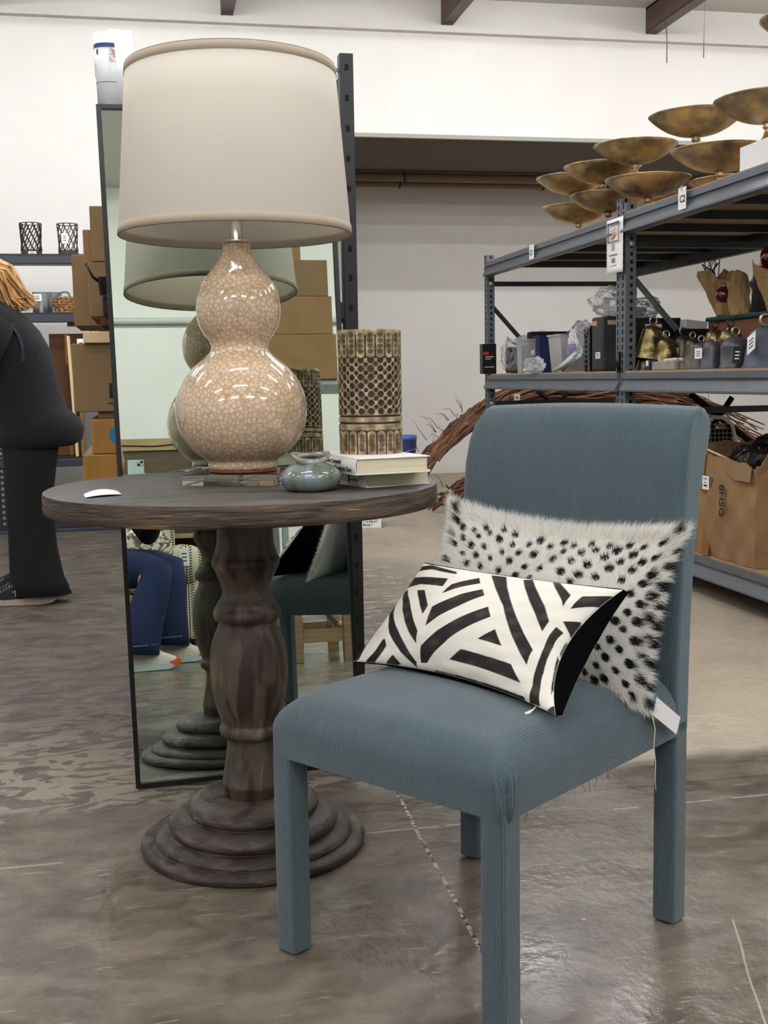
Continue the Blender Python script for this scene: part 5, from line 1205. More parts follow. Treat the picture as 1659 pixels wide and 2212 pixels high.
text('marker_lettering', '8H5G', .058, (-.024, D_ - .365, .318), (0, 0, -1), (0, -1, 0), ink_m, t, .0006, sx=.95)
blob('black_bag', 'glossy black plastic bag bulging out of the torn carton', 'bag', (2.66, 4.45, BZ0 + .012), (.26, .26, .24), black_film, 5, .05, sub=40)
blob('black_bag', 'black plastic sheeting heaped behind the torn carton', 'bag', (2.84, 4.98, BZ0), (.22, .14, .19), black_film, 8, .07, sub=40)
t = thing('wire_guard', 'white framed black mesh guard standing behind the torn carton', 'mesh guard', (2.66, 5.30, BZ0))
m = MB(); pts = [(0, 0, 0), (0, 0, .44), (.02, 0, .52), (.07, 0, .555), (.14, 0, .56)] ; pts = [(.21 - p[0], p[1], p[2]) for p in pts]; m.tube(pts, .010, 8); m.tube([(.0, 0, 0), (.0, 0, .40), (.03, 0, .52), (.07, 0, .555)], .008, 8); m.build('white_frame', white_enamel, t)
m = MB()
for k in range(9): m.tube([(.01 + k * .022, .0, .05), (.01 + k * .022, 0, .53 - abs(k - 4) * .012)], .0022, 4)
for k in range(22): m.tube([(.005, .003, .06 + k * .022), (.20, .003, .06 + k * .022)], .0022, 4)
m.build('mesh', M('pale_wire', (150, 150, 148), .5), t); m = MB(); m.box(.005, .20, .01, .014, .02, .50); m.build('dark_panel', hole_m, t)

# ---------------- vine bundles, bucket, carton on the floor ----------------
def bundle(name, label, path, n, R_, r0, seed, loc, ends=.25):
    t = thing(name, label, 'branch bundle', loc); rr = random.Random(seed)
    for part, mt, cnt in (('dark_vines', twig_m, n), ('pale_vines', twig_l, n // 3)):
        m = MB()
        for k in range(cnt):
            a = rr.uniform(0, 2 * PI); q = R_ * math.sqrt(rr.random()); s0 = rr.uniform(-.02, .35); s1 = min(1.0, s0 + rr.uniform(.45, .9)); pts = []; nn = 11; ph = rr.uniform(0, 6); fr = rr.uniform(4, 9)
            for i in range(nn):
                s_ = s0 + (s1 - s0) * i / (nn - 1); s_ = max(0, min(.9999, s_)); f_ = s_ * (len(path) - 1); j = int(f_); u = f_ - j
                c = Vector(path[j]).lerp(Vector(path[j + 1]), u); w_ = 1 + ends * (abs(2 * s_ - 1)) ** 3
                off = Vector((math.cos(a + s_ * 2.2) * q * .9, math.sin(a + s_ * 2.2) * q, math.sin(a + s_ * 2.2 + 1.3) * q * .9)) * w_
                off += Vector((0, math.sin(ph + fr * s_ * 3) * .02, math.cos(ph * 2 + fr * s_ * 4) * .022)); p = c + off - Vector(loc); p.z = max(p.z, .008); pts.append(p)
            m.tube(pts, [rr.uniform(.5, 1) * r0 * (1 - .5 * i / nn) for i in range(nn)], 6)
        for k in range(cnt // 5):      # stray twigs
            s_ = rr.random() * .999; f_ = s_ * (len(path) - 1); j = int(f_); c = Vector(path[j]).lerp(Vector(path[j + 1]), f_ - j) - Vector(loc)
            d = Vector((rr.uniform(-.6, .3), rr.uniform(-.3, .1), rr.uniform(0, .5))).normalized(); L_ = rr.uniform(.06, .17); c = c + d * R_ * .8
            q = [c, c + d * L_ * .5 + Vector((0, 0, .02)), c + d * L_ + Vector((rr.uniform(-.05, .05), 0, rr.uniform(-.03, .05)))]
            for z_ in q: z_.z = max(z_.z, .006)
            m.tube(q, [.003, .002, .001], 5)
        m.build(part, mt, t)
    return t
bundle('vine_bundle', 'big arched bundle of brown grapevine behind the grey rack', [(1.98, 8.32, .30), (2.10, 8.35, .43), (2.32, 8.38, .62), (2.62, 8.42, .76), (3.0, 8.5, .80), (3.5, 8.5, .79), (3.95, 8.5, .73), (4.35, 8.5, .60), (4.7, 8.45, .38)], 170, .135, .013, 3, (3.2, 8.5, 0))
bundle('vine_bundle', 'lower bundle of grapevine lying on the floor below the arched one', [(2.02, 8.0, .10), (2.2, 8.0, .16), (2.45, 8.1, .30), (2.75, 8.15, .38), (3.1, 8.2, .36)], 70, .09, .011, 9, (2.5, 8.1, 0))
t = thing('swing_tag', 'white rounded swing tag hanging on the vine bundle', 'price tag', (2.66, 8.22, .79)); m = MB(); m.box(0, .045, 0, .001, -.075, .045, .0); m.build('tag_card', white_card, t); m = MB(); m.box(.012, .033, -.0012, 0, -.05, -.04); m.box(.012, .033, -.0012, 0, .01, .025); m.build('print', grey_ink, t)
t = thing('bucket', 'blue plastic bucket on the floor left of the vine bundle', 'bucket', (1.83, 8.52, 0))
m = MB(); m.lathe([(0, 0), (.115, 0), (.128, .22), (.134, .222), (.136, .262), (.146, .50), (.152, .503), (.152, .535), (.147, .535), (.138, .3), (.12, .02), (0, .02)], 40, cap=False); m.build('bucket_body', blue_plastic, t)
m = MB(); m.tube([(-.15, 0, .50), (-.12, -.12, .44), (0, -.16, .41), (.12, -.12, .44), (.15, 0, .50)], .004, 6); m.build('wire_handle', nickel_m, t)
t = thing('product_box', 'white printed product box on the floor beyond the table edge', 'box', (1.24, 7.34, 0), -.18)
m = MB(); m.box(0, .22, 0, .30, 0, .11, .003); m.build('box_body', white_card, t)
for k, s_ in enumerate(('1 item', 'PATCH', '1 to RELAY', 'Model 1')): text('lettering', s_, .02, (.10, -.0008, .078 - k * .021), (1, 0, 0), (0, 0, 1), ink_m, t, .0003)
m = MB()
for k in range(11): m.box(.165 + k * .0035, .1665 + k * .0035, -.001, 0, .055, .10)
m.build('bar_lines', ink_m, t)
# ---------------- dark rack along the left, with its goods ----------------
QY = 7.78; QX0, QX1 = -3.4, .62
t = thing('storage_rack', 'low dark steel rack on the left behind the woman, holding lattice lanterns', 'storage rack', (-.95, QY, 0))
ox = -.95
for xp in (QX0, ox - .02, .58):
    for yp in (0, .58):
        m = MB(); m.box(xp - ox, xp - ox + .05, yp, yp + .05, 0, 1.79, .002); m.cur = 1; z = .06
        while z < 1.76: m.box(xp - ox + .018, xp - ox + .034, yp - .0015, yp + .001, z, z + .018); z += .0381
        m.build('post', [black_steel, grey_ink if yp == 0 else hole_m], t)
for z in (.03, .485, 1.415, 1.785):
    m = MB(); m.box(QX0 - ox, QX1 - ox, -.012, .03, z - .055, z - .006, .004); m.build('beam', M('blue_black_beam_%d' % int(z * 100), (40, 46, 58), .4), t)
    m = MB(); m.box(QX0 - ox, QX1 - ox, -.008, .64, z - .006, z + .008); m.build('shelf_board', black_steel, t)
def lattice(label, x, y, z, R=.062, H=.155):
    t = thing('lattice_lantern', label, 'candle holder', (x, y, z), 0, 'lattice lanterns on the left rack'); m = MB(); vs = []
    def rad(k): return R * (1.03 - .12 * math.sin(PI * (1 - k) * .9) * (1 - k) - .02 * k + .05 * k * k)
    for sgn in (1, -1):
        for i in range(10):
            pts = []
            for j in range(13):
                k = j / 12; a = 2 * PI * i / 10 + sgn * k * 1.35; pts.append((rad(k) * math.cos(a), rad(k) * math.sin(a), .03 + (H - .03) * k))
            m.tube(pts, .0052, 5, flat=.6)
    m.torus((0, 0, H), rad(1), .003, 'z', 32, 6); m.build('lattice_sides', rust_m, t)
    m = MB(); m.lathe([(0, 0), (R * 1.02, 0), (R * 1.05, .012), (R * 1.0, .03), (R * .94, .036), (0, .036)], 32, cap=False); m.build('solid_foot', rust_m, t); return t
lattice('rusty lattice lantern with a white label at its foot, left of the pair', -.700, QY + .14, 1.794, .064, .205)
t = lattice('rusty lattice lantern with a hanging price card, right of the pair', -.47, QY + .16, 1.794, .062, .205)
card('small white label at the foot of the left lattice lantern', 'price_card', (-.715, QY + .066, 1.794), (1, 0, 0), .05, .022, white_card)
card('white price card hanging on the right lattice lantern', 'price_card', (-.505, QY + .090, 1.87), (1, 0, 0), .04, .065, white_card)
# glass cylinders and rattan stacks on the second shelf
def cyl(label, x, y, R, H, grp='clear glass cylinders on the second shelf'):
    t = thing('glass_cylinder', label, 'glass', (x, y, 1.424), 0, grp); m = MB(); m.lathe([(0, 0), (R, 0), (R, H), (R - .003, H), (R - .003, .004), (0, .004)], 28, cap=False); m.build('glass_wall', glass_thin, t); return t
cyl('clear glass cylinder half hidden by the blond hair', -.66, QY + .18, .055, .14)
cyl('clear glass cylinder left of the rattan stack', -.585, QY + .26, .05, .145)
cyl('clear glass cylinder with a price card right of the rattan stack', -.31, QY + .2, .06, .145)
cyl('clear glass cylinder right behind the rattan stack', -.40, QY + .32, .05, .14)
t = thing('glass_bowl', 'small upturned clear glass on top of the rattan stack', 'glass', (-.505, QY + .15, 1.532)); m = MB(); m.lathe([(.035, 0), (.034, .02), (.02, .035), (0, .037)], 24, cap=False); m.build('glass_wall', glass_thin, t)
for k in range(6):
    t = thing('rattan_ring', 'woven rattan wreath ring, %s in the stack beside the glass cylinders' % ('lowest', 'second from the bottom', 'third from the bottom', 'fourth from the bottom', 'fifth from the bottom', 'topmost')[k], 'wreath ring', (-.505 + (.004 if k < 3 else -.004), QY + .15, 1.432 + k * .0175), k * .5, 'rattan rings stacked on the left rack')
    m = MB(); pts = []
    for i in range(61):
        a = 2 * PI * i / 60; pts.append((math.cos(a) * (.062 + .006 * math.sin(a * 12)), math.sin(a) * (.062 + .006 * math.sin(a * 12)), .0 + .003 * math.sin(a * 9 + k)))
    m.tube(pts, .0105, 7); m.build('woven_ring', rattan_m, t)
t = thing('rattan_ring', 'flat rattan ring under the glass cylinder with a price card', 'wreath ring', (-.31, QY + .12, 1.432)); m = MB()
pts = [(math.cos(2 * PI * i / 60) * (.085 + .005 * math.sin(12 * 2 * PI * i / 60)), math.sin(2 * PI * i / 60) * .08, 0) for i in range(61)]; m.tube(pts, .009, 7); m.build('woven_ring', rattan_m, t)
card('white price card inside the right glass cylinder', 'price_card', (-.345, QY + .05, 1.50), (1, 0, 0), .05, .035, white_card)
card('white price card behind the blond hair on the second shelf', 'price_card', (-.70, QY + .05, 1.50), (1, 0, 0), .055, .045, white_card)
# third shelf: cartons, books, tray
def cbox(label, x, y, z, w, d, h, mt=card_d, name='cardboard_box', rot=0, tape=True, grp=None):
    t = thing(name, label, 'box', (x, y, z), rot, grp); m = MB(); m.box(0, w, 0, d, 0, h, .003); m.build('box_body', mt, t)
    if tape: m = MB(); m.box(w * .45, w * .55, -.001, 0, h * .0, h * .28); m.build('packing_tape', tape_m, t); m = MB(); m.box(w * .45, w * .55, -.001, 0, h * .75, h); m.box(w * .45, w * .55, 0, d, h, h + .001); m.build('packing_tape', tape_m, t)
    return t
brn = M('dark_brown_card', (96, 64, 38), .85, col2=(84, 54, 32), nscale=5)  # dark brown cardboard
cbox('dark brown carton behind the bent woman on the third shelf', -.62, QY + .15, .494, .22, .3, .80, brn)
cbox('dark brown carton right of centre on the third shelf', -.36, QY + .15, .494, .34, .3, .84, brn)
card('small white card on the right dark carton', 'price_card', (-.345, QY + .148, 1.30), (1, 0, 0), .045, .03, white_card)
card('upper beige card on the right dark carton', 'price_card', (-.36, QY + .148, 1.36), (1, 0, 0), .04, .03, M('beige_label', (150, 130, 108), .8))
card('beige card pair on the left dark carton', 'price_card', (-.50, QY + .148, 1.34), (1, 0, 0), .05, .04, M('beige_label_2', (150, 130, 108), .8))
cbox('open small box with a white panel on the third shelf', -.44, QY + .02, .494, .08, .1, .66, card_d, tape=False)
card('white card with a black barcode standing on the small open box', 'price_card', (-.435, QY + .015, 1.17), (1, 0, 0), .05, .085, white_card)
for k, (x, zz, lab) in enumerate(((-.475, 1.13, 'left'), (-.385, 1.12, 'right'))):
    t = thing('card_sheet', 'narrow upright cardboard flap, the %s of two on the third shelf' % lab, 'cardboard', (x, QY - .0, .494)); m = MB(); m.box(0, .018, 0, .10, 0, .78 - .05 * k, .001, mat=Matrix.Rotation(.03 if k else -.03, 4, 'Y')); m.build('sheet', card_e if k == 0 else card_d, t)
cbox('grey box beside the coat hem on the third shelf', -.41, QY - .006, .494, .09, .012, .40, M('grey_card', (96, 94, 96), .7), tape=False)
t = thing('glass_stack', 'stack of clear ribbed glass plates on the third shelf', 'glass', (-.33, QY + .1, .494)); m = MB()
for k in range(9): m.lathe([(0, k * .02), (.08, k * .02), (.095, k * .02 + .016), (.092, k * .02 + .016), (.078, k * .02 + .003), (0, k * .02 + .003)], 28, cap=False)
m.build('glass_plates', glass_thin, t)

# ---------------- cartons on the black rack behind the mirror ----------------
wrap_m = M('wrapped_carton', (176, 128, 62), .3, col2=(150, 104, 46), nscale=6, stretch=(14, 1, 1), ncon=.6)
cbox('taped tan carton at the bottom of the stack left of the mirror', -.200, 3.60, .666, .50, .5, .088, wrap_m)
t = cbox('taped tan carton with a blue sticker, second from the bottom', -.172, 3.60, .7555, .46, .5, .106, wrap_m); m = MB(); m.lathe([(0, 0), (.027, 0), (.027, .001), (0, .001)], 24, smooth=False, mat=Matrix.Translation((.080, -.0005, .056)) @ Matrix.Rotation(PI / 2, 4, 'X'), cap=False); m.build('blue_sticker', M('blue_sticker', (30, 120, 160), .5), t)
for k, (x, z, w_) in enumerate(((-.200, .755, .12), (-.172, .862, .1))):
    pass
t = cbox('large plain brown carton left of the mirror edge at table height', -.218, 3.60, .883, .52, .5, .205, card_d, tape=False)
m = MB(); m.box(.105, .135, -.0015, 0, .04, .085); m.box(.10, .16, -.0015, 0, .024, .027); m.build('printed_mark', ink_m, t)
t = thing('carton_tray', 'thin card tray under the large plain carton', 'cardboard', (-.15, 3.62, .8625)); m = MB(); m.box(0, .4, 0, .4, 0, .0195, .002); m.build('tray_body', card_d, t)
cbox('small light carton with a taped lid above the large plain carton', -.182, 3.58, 1.0885, .40, .12, .034, card_e)
t = thing('dark_tray', 'stack of dark trays on the shelf left of the mirror', 'tray', (-.15, 3.62, 1.0885)); m = MB()
t.location = (-.13, 3.78, 1.0885)
for k in range(2): m.box(0, .4, 0, .3, k * .018, k * .018 + .012, .003)
m.build('tray_body', black_plastic, t)
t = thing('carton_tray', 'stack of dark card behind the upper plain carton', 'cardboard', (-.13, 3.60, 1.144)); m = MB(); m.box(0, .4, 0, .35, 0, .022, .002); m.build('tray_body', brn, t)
cbox('plain brown carton behind the frying pan handle', -.160, 3.60, 1.168, .46, .5, .160, card_d, tape=False)
cbox('upright plain carton topmost beside the mirror edge', -.148, 3.60, 1.3295, .44, .5, .162, card_d, tape=False)
cbox('narrow upright carton second from the left near the lanterns', -.174, 3.68, 1.3305, .024, .4, .102, card_m, tape=False)
cbox('narrow upright carton leftmost, standing against the carton pile', -.240, 4.20, 1.168, .30, .4, .245, card_d, tape=False)
t = thing('frying_pan', 'black pot with a glossy curved handle poking out beside the mirror edge', 'pan', (-.095, 3.53, 1.225))
m = MB(); m.lathe([(0, 0), (.030, 0), (.036, .05), (.037, .052), (.034, .052), (.028, .004), (0, .004)], 28, cap=False); m.build('pan_body', black_plastic, t)
m = MB(); m.tube([(-.034, 0, .040), (-.05, 0, .055), (-.06, 0, .075), (-.064, 0, .088)], [.006, .007, .0055, .003], 10, flat=.6); m.build('handle', black_plastic, t)
m = MB(); m.box(-.025, .08, .03, .068, -.055, -.0005, .003); m.build('dark_box_support', black_plastic, t)

# ---------------- standing woman ----------------
PX, PY = -.58, 5.35
t = thing('person', 'blond person in a dark fleece vest and black flared trousers bending at the left rack', 'person', (PX, PY, 0))
J = {}; E_ = []
def jn(n, p, r, par=None): J[n] = ((p[0] - PX, p[1] - PY, p[2]), r); (E_.append((par, n)) if par else None)
jn('pelvis', (-.52, 5.36, .86), .13); jn('waist', (-.53, 5.36, 1.0), .115, 'pelvis'); jn('chest', (-.60, 5.36, 1.17), .13, 'waist'); jn('neckb', (-.69, 5.36, 1.30), .055, 'chest'); jn('neck', (-.74, 5.36, 1.35), .048, 'neckb')
jn('headb', (-.79, 5.35, 1.39), .075, 'neck'); jn('head', (-.84, 5.35, 1.43), .085, 'headb'); jn('chin', (-.87, 5.35, 1.36), .05, 'headb')
for s_, y in (('l', -.16), ('r', .16)):
    jn(s_ + 'sh', (-.64, 5.36 + y, 1.24), .058, 'chest'); jn(s_ + 'el', (-.72, 5.36 + y * 1.25, 1.0), .042, s_ + 'sh'); jn(s_ + 'wr', (-.92, 5.36 + y * .9, .95), .028, s_ + 'el')
    hand(J, E_, s_, (-.92 - PX, 5.36 + y * .9 - PY, .95), s_ + 'wr', (-1, 0, -.1), (0, 1 if s_ == 'r' else -1, 0), (0, 0, -1))
    jn(s_ + 'hip', (-.52, 5.36 + y * .5, .82), .085, 'pelvis'); jn(s_ + 'kn', (-.53, 5.36 + y * .55, .48), .05, s_ + 'hip'); jn(s_ + 'an', (-.535, 5.36 + y * .55, .12), .034, s_ + 'kn'); jn(s_ + 'toe', (-.64, 5.36 + y * .55, .055), .024, s_ + 'an')
skin_body('body', J, E_, skin_m, t)
m = MB()    # face details on the head
hx, hy, hz = -.84 - PX, 5.35 - PY, 1.43
m.ball((hx - .085, hy, hz - .03), .012, 8, 6, (1.3, .7, 1.2)); m.build('nose', skin_m, t)
m = MB(); [m.ball((hx - .074, hy + s_ * .03, hz - .005), .010, 10, 6) for s_ in (-1,)]; m.build('eye', M('eye_white', (220, 216, 210), .3), t)
m = MB(); m.ball((hx - .072, hy, hz - .065), .016, 10, 6, (.5, 1, .35)); m.build('mouth', M('lips', (160, 90, 84), .5), t)
def vest(secs, mt, name, par, n=32):
    m = MB(); m.loft([(a - PX, b - PY, c, d, e) for a, b, c, d, e in secs], n); return m.build(name, mt, par)
vest([(-.50, 5.36, .695, .165, .20), (-.495, 5.36, .72, .20, .215), (-.49, 5.36, .77, .205, .22), (-.50, 5.36, .815, .200, .215), (-.53, 5.36, .86, .175, .205), (-.545, 5.36, .93, .170, .20), (-.56, 5.36, 1.03, .165, .20), (-.58, 5.36, 1.12, .165, .205), (-.61, 5.36, 1.20, .155, .20), (-.645, 5.36, 1.265, .135, .18), (-.675, 5.36, 1.315, .105, .13), (-.70, 5.36, 1.345, .075, .09)], fleece_m, 'fleece_vest', t)
for s_, y in ((0, 5.36 - .185), (1, 5.36 + .185)):
    m = MB(); m.tube([(-.60 - PX, y - PY, 1.24), (-.635 - PX, y - PY - .02 + .04 * s_, 1.15), (-.70 - PX, y - PY - .02 + .04 * s_, 1.02), (-.78 - PX, y - PY - .01, .975), (-.90 - PX, y - PY + .01, .955)], [.066, .068, .058, .050, .038], 14); m.build('sleeve', fleece_m, t)
m = MB(); pts = []
for i in range(22):
    a = PI * (-.10 + 1.05 * i / 21); pts.append((-.62 - PX + .105 * math.cos(a), 5.36 - .196 - PY + .01, 1.10 + .145 * math.sin(a)))
m.tube(pts, .010, 8, flat=.7); m.build('armhole_seam', M('light_fleece_seam', (44, 48, 58), .9), t)
for s_, y in ((0, -.09), (1, .09)):
    cx = -.512 - .022 * s_
    secs = [(cx - PX + .018, 5.36 + y - PY, .038, .128, .085), (cx - PX, 5.36 + y - PY, .10, .118, .08), (cx - PX - .012, 5.36 + y - PY, .25, .104, .075), (cx - PX - .018, 5.36 + y - PY, .45, .100, .080), (cx - PX - .005, 5.36 + y - PY, .62, .112, .095), (cx - PX + .005, 5.36 + y - PY, .78, .13, .11)]
    m = MB(); m.loft(secs, 28); m.build('trouser_leg', black_cloth, t)
for s_, (x, y, lab) in enumerate(((-.575, 5.27, 0), (-.635, 5.45, 0))):
    sh = MB(); pr = [(.125, .012), (.128, .035), (.105, .075), (.06, .105), (.0, .10), (-.06, .072), (-.13, .05), (-.165, .035), (-.17, .02)]
    vs = []; n = 12
    for (px, pz) in pr:
        for k in range(n):
            a = PI * k / (n - 1); vs.append((x - PX + px, y - PY + .045 * math.cos(a) * (1 if px < .1 else .75) * (.9 if px > -.12 else .7), .022 + pz * math.sin(a) ** .7))
    sh.add(vs, [(j * n + k, j * n + k + 1, (j + 1) * n + k + 1, (j + 1) * n + k) for j in range(len(pr) - 1) for k in range(n - 1)] + [tuple(range(n))], True); so_ = sh.build('running_shoe', shoe_b, t)
    m = MB(); poly = [(x - PX + .14, .02), (x - PX + .135, .045), (x - PX + .09, .046), (x - PX + .02, .032), (x - PX - .08, .026), (x - PX - .17, .036), (x - PX - .165, .016), (x - PX - .10, .003), (x - PX + .08, .001), (x - PX + .125, .008)]
    m.prism(poly, 'y', y - PY - .048, y - PY + .048); m.build('foam_sole', sole_w, so_)
    m = MB()
    m.prism([(x - PX - .02, .075), (x - PX + .075, .045), (x - PX + .035, .042), (x - PX - .045, .062)], 'y', y - PY - .0475, y - PY - .043); m.prism([(x - PX + .03, .078), (x - PX + .06, .072), (x - PX + .0, .052), (x - PX - .02, .058)], 'y', y - PY - .0475, y - PY - .043); m.build('silver_stripe', silver_m, so_)
    m = MB()
    for k in range(6): m.tube([(x - PX - .045 - k * .012, y - PY - .034, .085 - k * .006), (x - PX - .042 - k * .012, y - PY - .01, .098 - k * .006)], .0022, 5)
    m.tube([(x - PX - .03, y - PY - .044, .07), (x - PX - .03, y - PY - .049, .04)], .002, 5); m.build('laces', lace_m, so_)
# hair: cap plus sweeping locks
m = MB(); m.ball((-.83 - PX + .02, 5.35 - PY, 1.455), .105, 26, 16, (1.15, 1.0, .92))
rh = random.Random(4)
for k in range(330):
    a = rh.uniform(-1.5, 1.5); b = rh.uniform(0, 1); o_ = Vector((-.80 - PX + .03 * math.cos(a) + rh.uniform(-.04, .05), 5.35 - PY + .085 * math.sin(a) * -1, 1.50 + .03 * rh.random() - .03 * abs(a)))
    e_ = Vector((-.60 + .125 * b - PX - .04 * (1 - b), 5.35 - PY - .10 * rh.random() + .05, 1.31 + .055 * rh.random() - .05 * (1 - b)))
    if rh.random() < .3: e_ = Vector((-.70 + rh.uniform(-.06, .06) - PX, 5.35 - PY - .11, 1.235 + .05 * rh.random()))
    mid = o_.lerp(e_, .5) + Vector((.045 + .02 * rh.random(), -.03 * rh.random(), .055)); q = o_.lerp(e_, .82) + Vector((.015 + rh.uniform(-.01, .01), 0, .012 + rh.uniform(-.01, .01)))
    m.tube([o_, o_.lerp(mid, .55) + Vector((.01, -.01, .02)), mid, q, e_, e_ + Vector((rh.uniform(-.005, .03), 0, rh.uniform(-.015, .01)))], [.004, .0065, .0065, .006, .004, .001], 5)
m.build('hair', hair_m, t)

# ---------------- behind the camera: seen in the mirror ----------------
GX, GY = -.30, -.45
t = thing('person', 'seated person in blue jeans and pale running shoes photographing the mirror', 'person', (GX, GY, 0))
J = {}; E_ = []
def jn2(n, p, r, par=None): J[n] = ((p[0] - GX, p[1] - GY, p[2]), r); (E_.append((par, n)) if par else None)
jn2('pelvis', (-.42, -.52, .50), .14); jn2('waist', (-.40, -.50, .66), .12, 'pelvis'); jn2('chest', (-.33, -.46, .84), .13, 'waist'); jn2('neckb', (-.27, -.42, .955), .05, 'chest'); jn2('neck', (-.24, -.39, .99), .045, 'neckb')
jn2('headb', (-.215, -.36, 1.03), .07, 'neck'); jn2('head', (-.20, -.34, 1.075), .08, 'headb')
for s_, q in (('l', (-.36, -.30)), ('r', (-.14, -.48))):
    jn2(s_ + 'sh', (q[0] + .01, q[1] - .02, .88), .05, 'chest'); el = (-.20, -.22, .66) if s_ == 'l' else (.03, -.30, .64); jn2(s_ + 'el', el, .04, s_ + 'sh')
    wr = (-.075, -.055, .80) if s_ == 'l' else (.055, -.075, .80); jn2(s_ + 'wr', wr, .027, s_ + 'el'); hand(J, E_, s_, (wr[0] - GX, wr[1] - GY, wr[2]), s_ + 'wr', (.25 if s_ == 'l' else -.25, .25, 1), (1 if s_ == 'r' else -1, 0, .2), (0, -1, .2), .85)
    hp_ = (-.36, -.42, .47) if s_ == 'l' else (-.34, -.60, .47); jn2(s_ + 'hip', hp_, .095, 'pelvis'); kn = (.03, .05, .455) if s_ == 'l' else (.10, -.22, .46); jn2(s_ + 'kn', kn, .06, s_ + 'hip')
    an = (-.06, .16, .10) if s_ == 'l' else (.085, -.10, .11); jn2(s_ + 'an', an, .038, s_ + 'kn'); jn2(s_ + 'toe', (an[0] + .13, an[1], .05), .03, s_ + 'an')
skin_body('body', J, E_, skin_m, t)
m = MB(); m.ball((-.18 - GX, -.262 - GY, 1.06), .012, 8, 6, (.7, 1.3, 1.2)); m.build('nose', skin_m, t)
m = MB(); m.ball((-.20 - GX, -.33 - GY, 1.085), .098, 24, 14, (1, .95, 1.0)); rh = random.Random(6)
for k in range(150):
    a = rh.uniform(.6, 6.0) ; o_ = Vector((-.20 - GX + .04 * math.cos(a), -.34 - GY + .04 * math.sin(a), 1.17)); e_ = Vector((-.20 - GX + .115 * math.cos(a) + rh.uniform(-.01, .01), -.34 - GY + .11 * math.sin(a), .90 + .05 * rh.random()))
    mid = Vector((-.20 - GX + .112 * math.cos(a), -.34 - GY + .112 * math.sin(a), 1.07)); m.tube([o_, mid, (mid + e_) / 2 + Vector((rh.uniform(-.01, .01), 0, 0)), e_], [.004, .008, .007, .002], 5)
m.build('hair', hair_l, t)
m = MB(); m.loft([(-.42 - GX, -.50 - GY, .42, .17, .19), (-.42 - GX, -.50 - GY, .52, .19, .20), (-.40 - GX, -.49 - GY, .66, .17, .19), (-.36 - GX, -.47 - GY, .78, .17, .19), (-.31 - GX, -.44 - GY, .87, .16, .18), (-.28 - GX, -.42 - GY, .93, .09, .10), (-.27 - GX, -.41 - GY, .955, .06, .06)], 28); m.build('dark_jacket', black_cloth, t)
for pts in ([(-.35, -.33, .88), (-.28, -.27, .77), (-.20, -.22, .65), (-.13, -.13, .73), (-.078, -.065, .80)], [(-.16, -.47, .88), (-.06, -.38, .77), (.03, -.30, .63), (.05, -.19, .70), (.057, -.085, .79)]):
    m = MB(); m.tube([(a - GX, b - GY, c) for a, b, c in pts], [.066, .062, .060, .050, .037], 14); m.build('jacket_sleeve', black_cloth, t)
for k, (hp_, kn, an, rr_) in enumerate((((-.36, -.42, .47), (.03, .05, .455), (-.055, .165, .10), 1), ((-.34, -.60, .47), (.10, -.22, .46), (.09, -.10, .11), 1))):
    h_, k_, a_ = (Vector((q[0] - GX, q[1] - GY, q[2])) for q in (hp_, kn, an)); up_ = Vector((0, 0, .012))
    m = MB(); m.tube([h_, h_.lerp(k_, .5), h_.lerp(k_, .9), k_ + Vector((.02, 0, -.015)), k_.lerp(a_, .25) + Vector((.025, 0, 0)), k_.lerp(a_, .6) + Vector((.012, 0, 0)), a_ + Vector((0, 0, .02)), a_ + Vector((-.004, 0, -.015))], [.11, .10, .085, .082, .078, .088, .108, .112], 20); jl = m.build('jeans_leg', jeans_m, t)
    m = MB(); c0 = a_ + Vector((-.003, 0, .022)); m.torus(tuple(c0), .107, .003, 'z', 28, 5); m.build('hem_stitching', M('pale_stitch_%d' % k, (96, 116, 150), .8), jl)
    x, y = an[0] + .02, an[1]; sh = MB(); pr = [(-.10, .03), (-.09, .085), (-.05, .105), (.0, .10), (.06, .072), (.12, .05), (.155, .035), (.165, .015)]; vs = []; n = 12
    for (px, pz) in pr:
        for q in range(n):
            a = PI * q / (n - 1); vs.append((x - GX + px, y - GY + .046 * math.cos(a) * (.75 if px < -.08 or px > .15 else 1), .022 + pz * math.sin(a) ** .7))
    sh.add(vs, [(j * n + q, j * n + q + 1, (j + 1) * n + q + 1, (j + 1) * n + q) for j in range(len(pr) - 1) for q in range(n - 1)] + [tuple(range(n))], True); so_ = sh.build('running_shoe', shoe_w, t)
    m = MB(); m.prism([(x - GX + d, z) for d, z in ((-.115, .015), (-.115, .045), (-.05, .036), (.05, .030), (.12, .034), (.15, .02), (.12, .004), (-.07, .001), (-.10, .006))], 'y', y - GY - .048, y - GY + .048); m.build('foam_sole', sole_b, so_)
    m = MB(); m.prism([(x - GX + d, z) for d, z in ((.12, .034), (.165, .052), (.178, .045), (.175, .028), (.15, .019))], 'y', y - GY - .044, y - GY + .044); m.build('orange_toe', orange_m, so_)
    m = MB()
    for q in range(5): m.tube([(x - GX + .01 + q * .016, y - GY + .02, .118 - q * .009), (x - GX + .014 + q * .016, y - GY - .02, .118 - q * .009)], .0022, 5)
    m.build('laces', lace_m, so_)
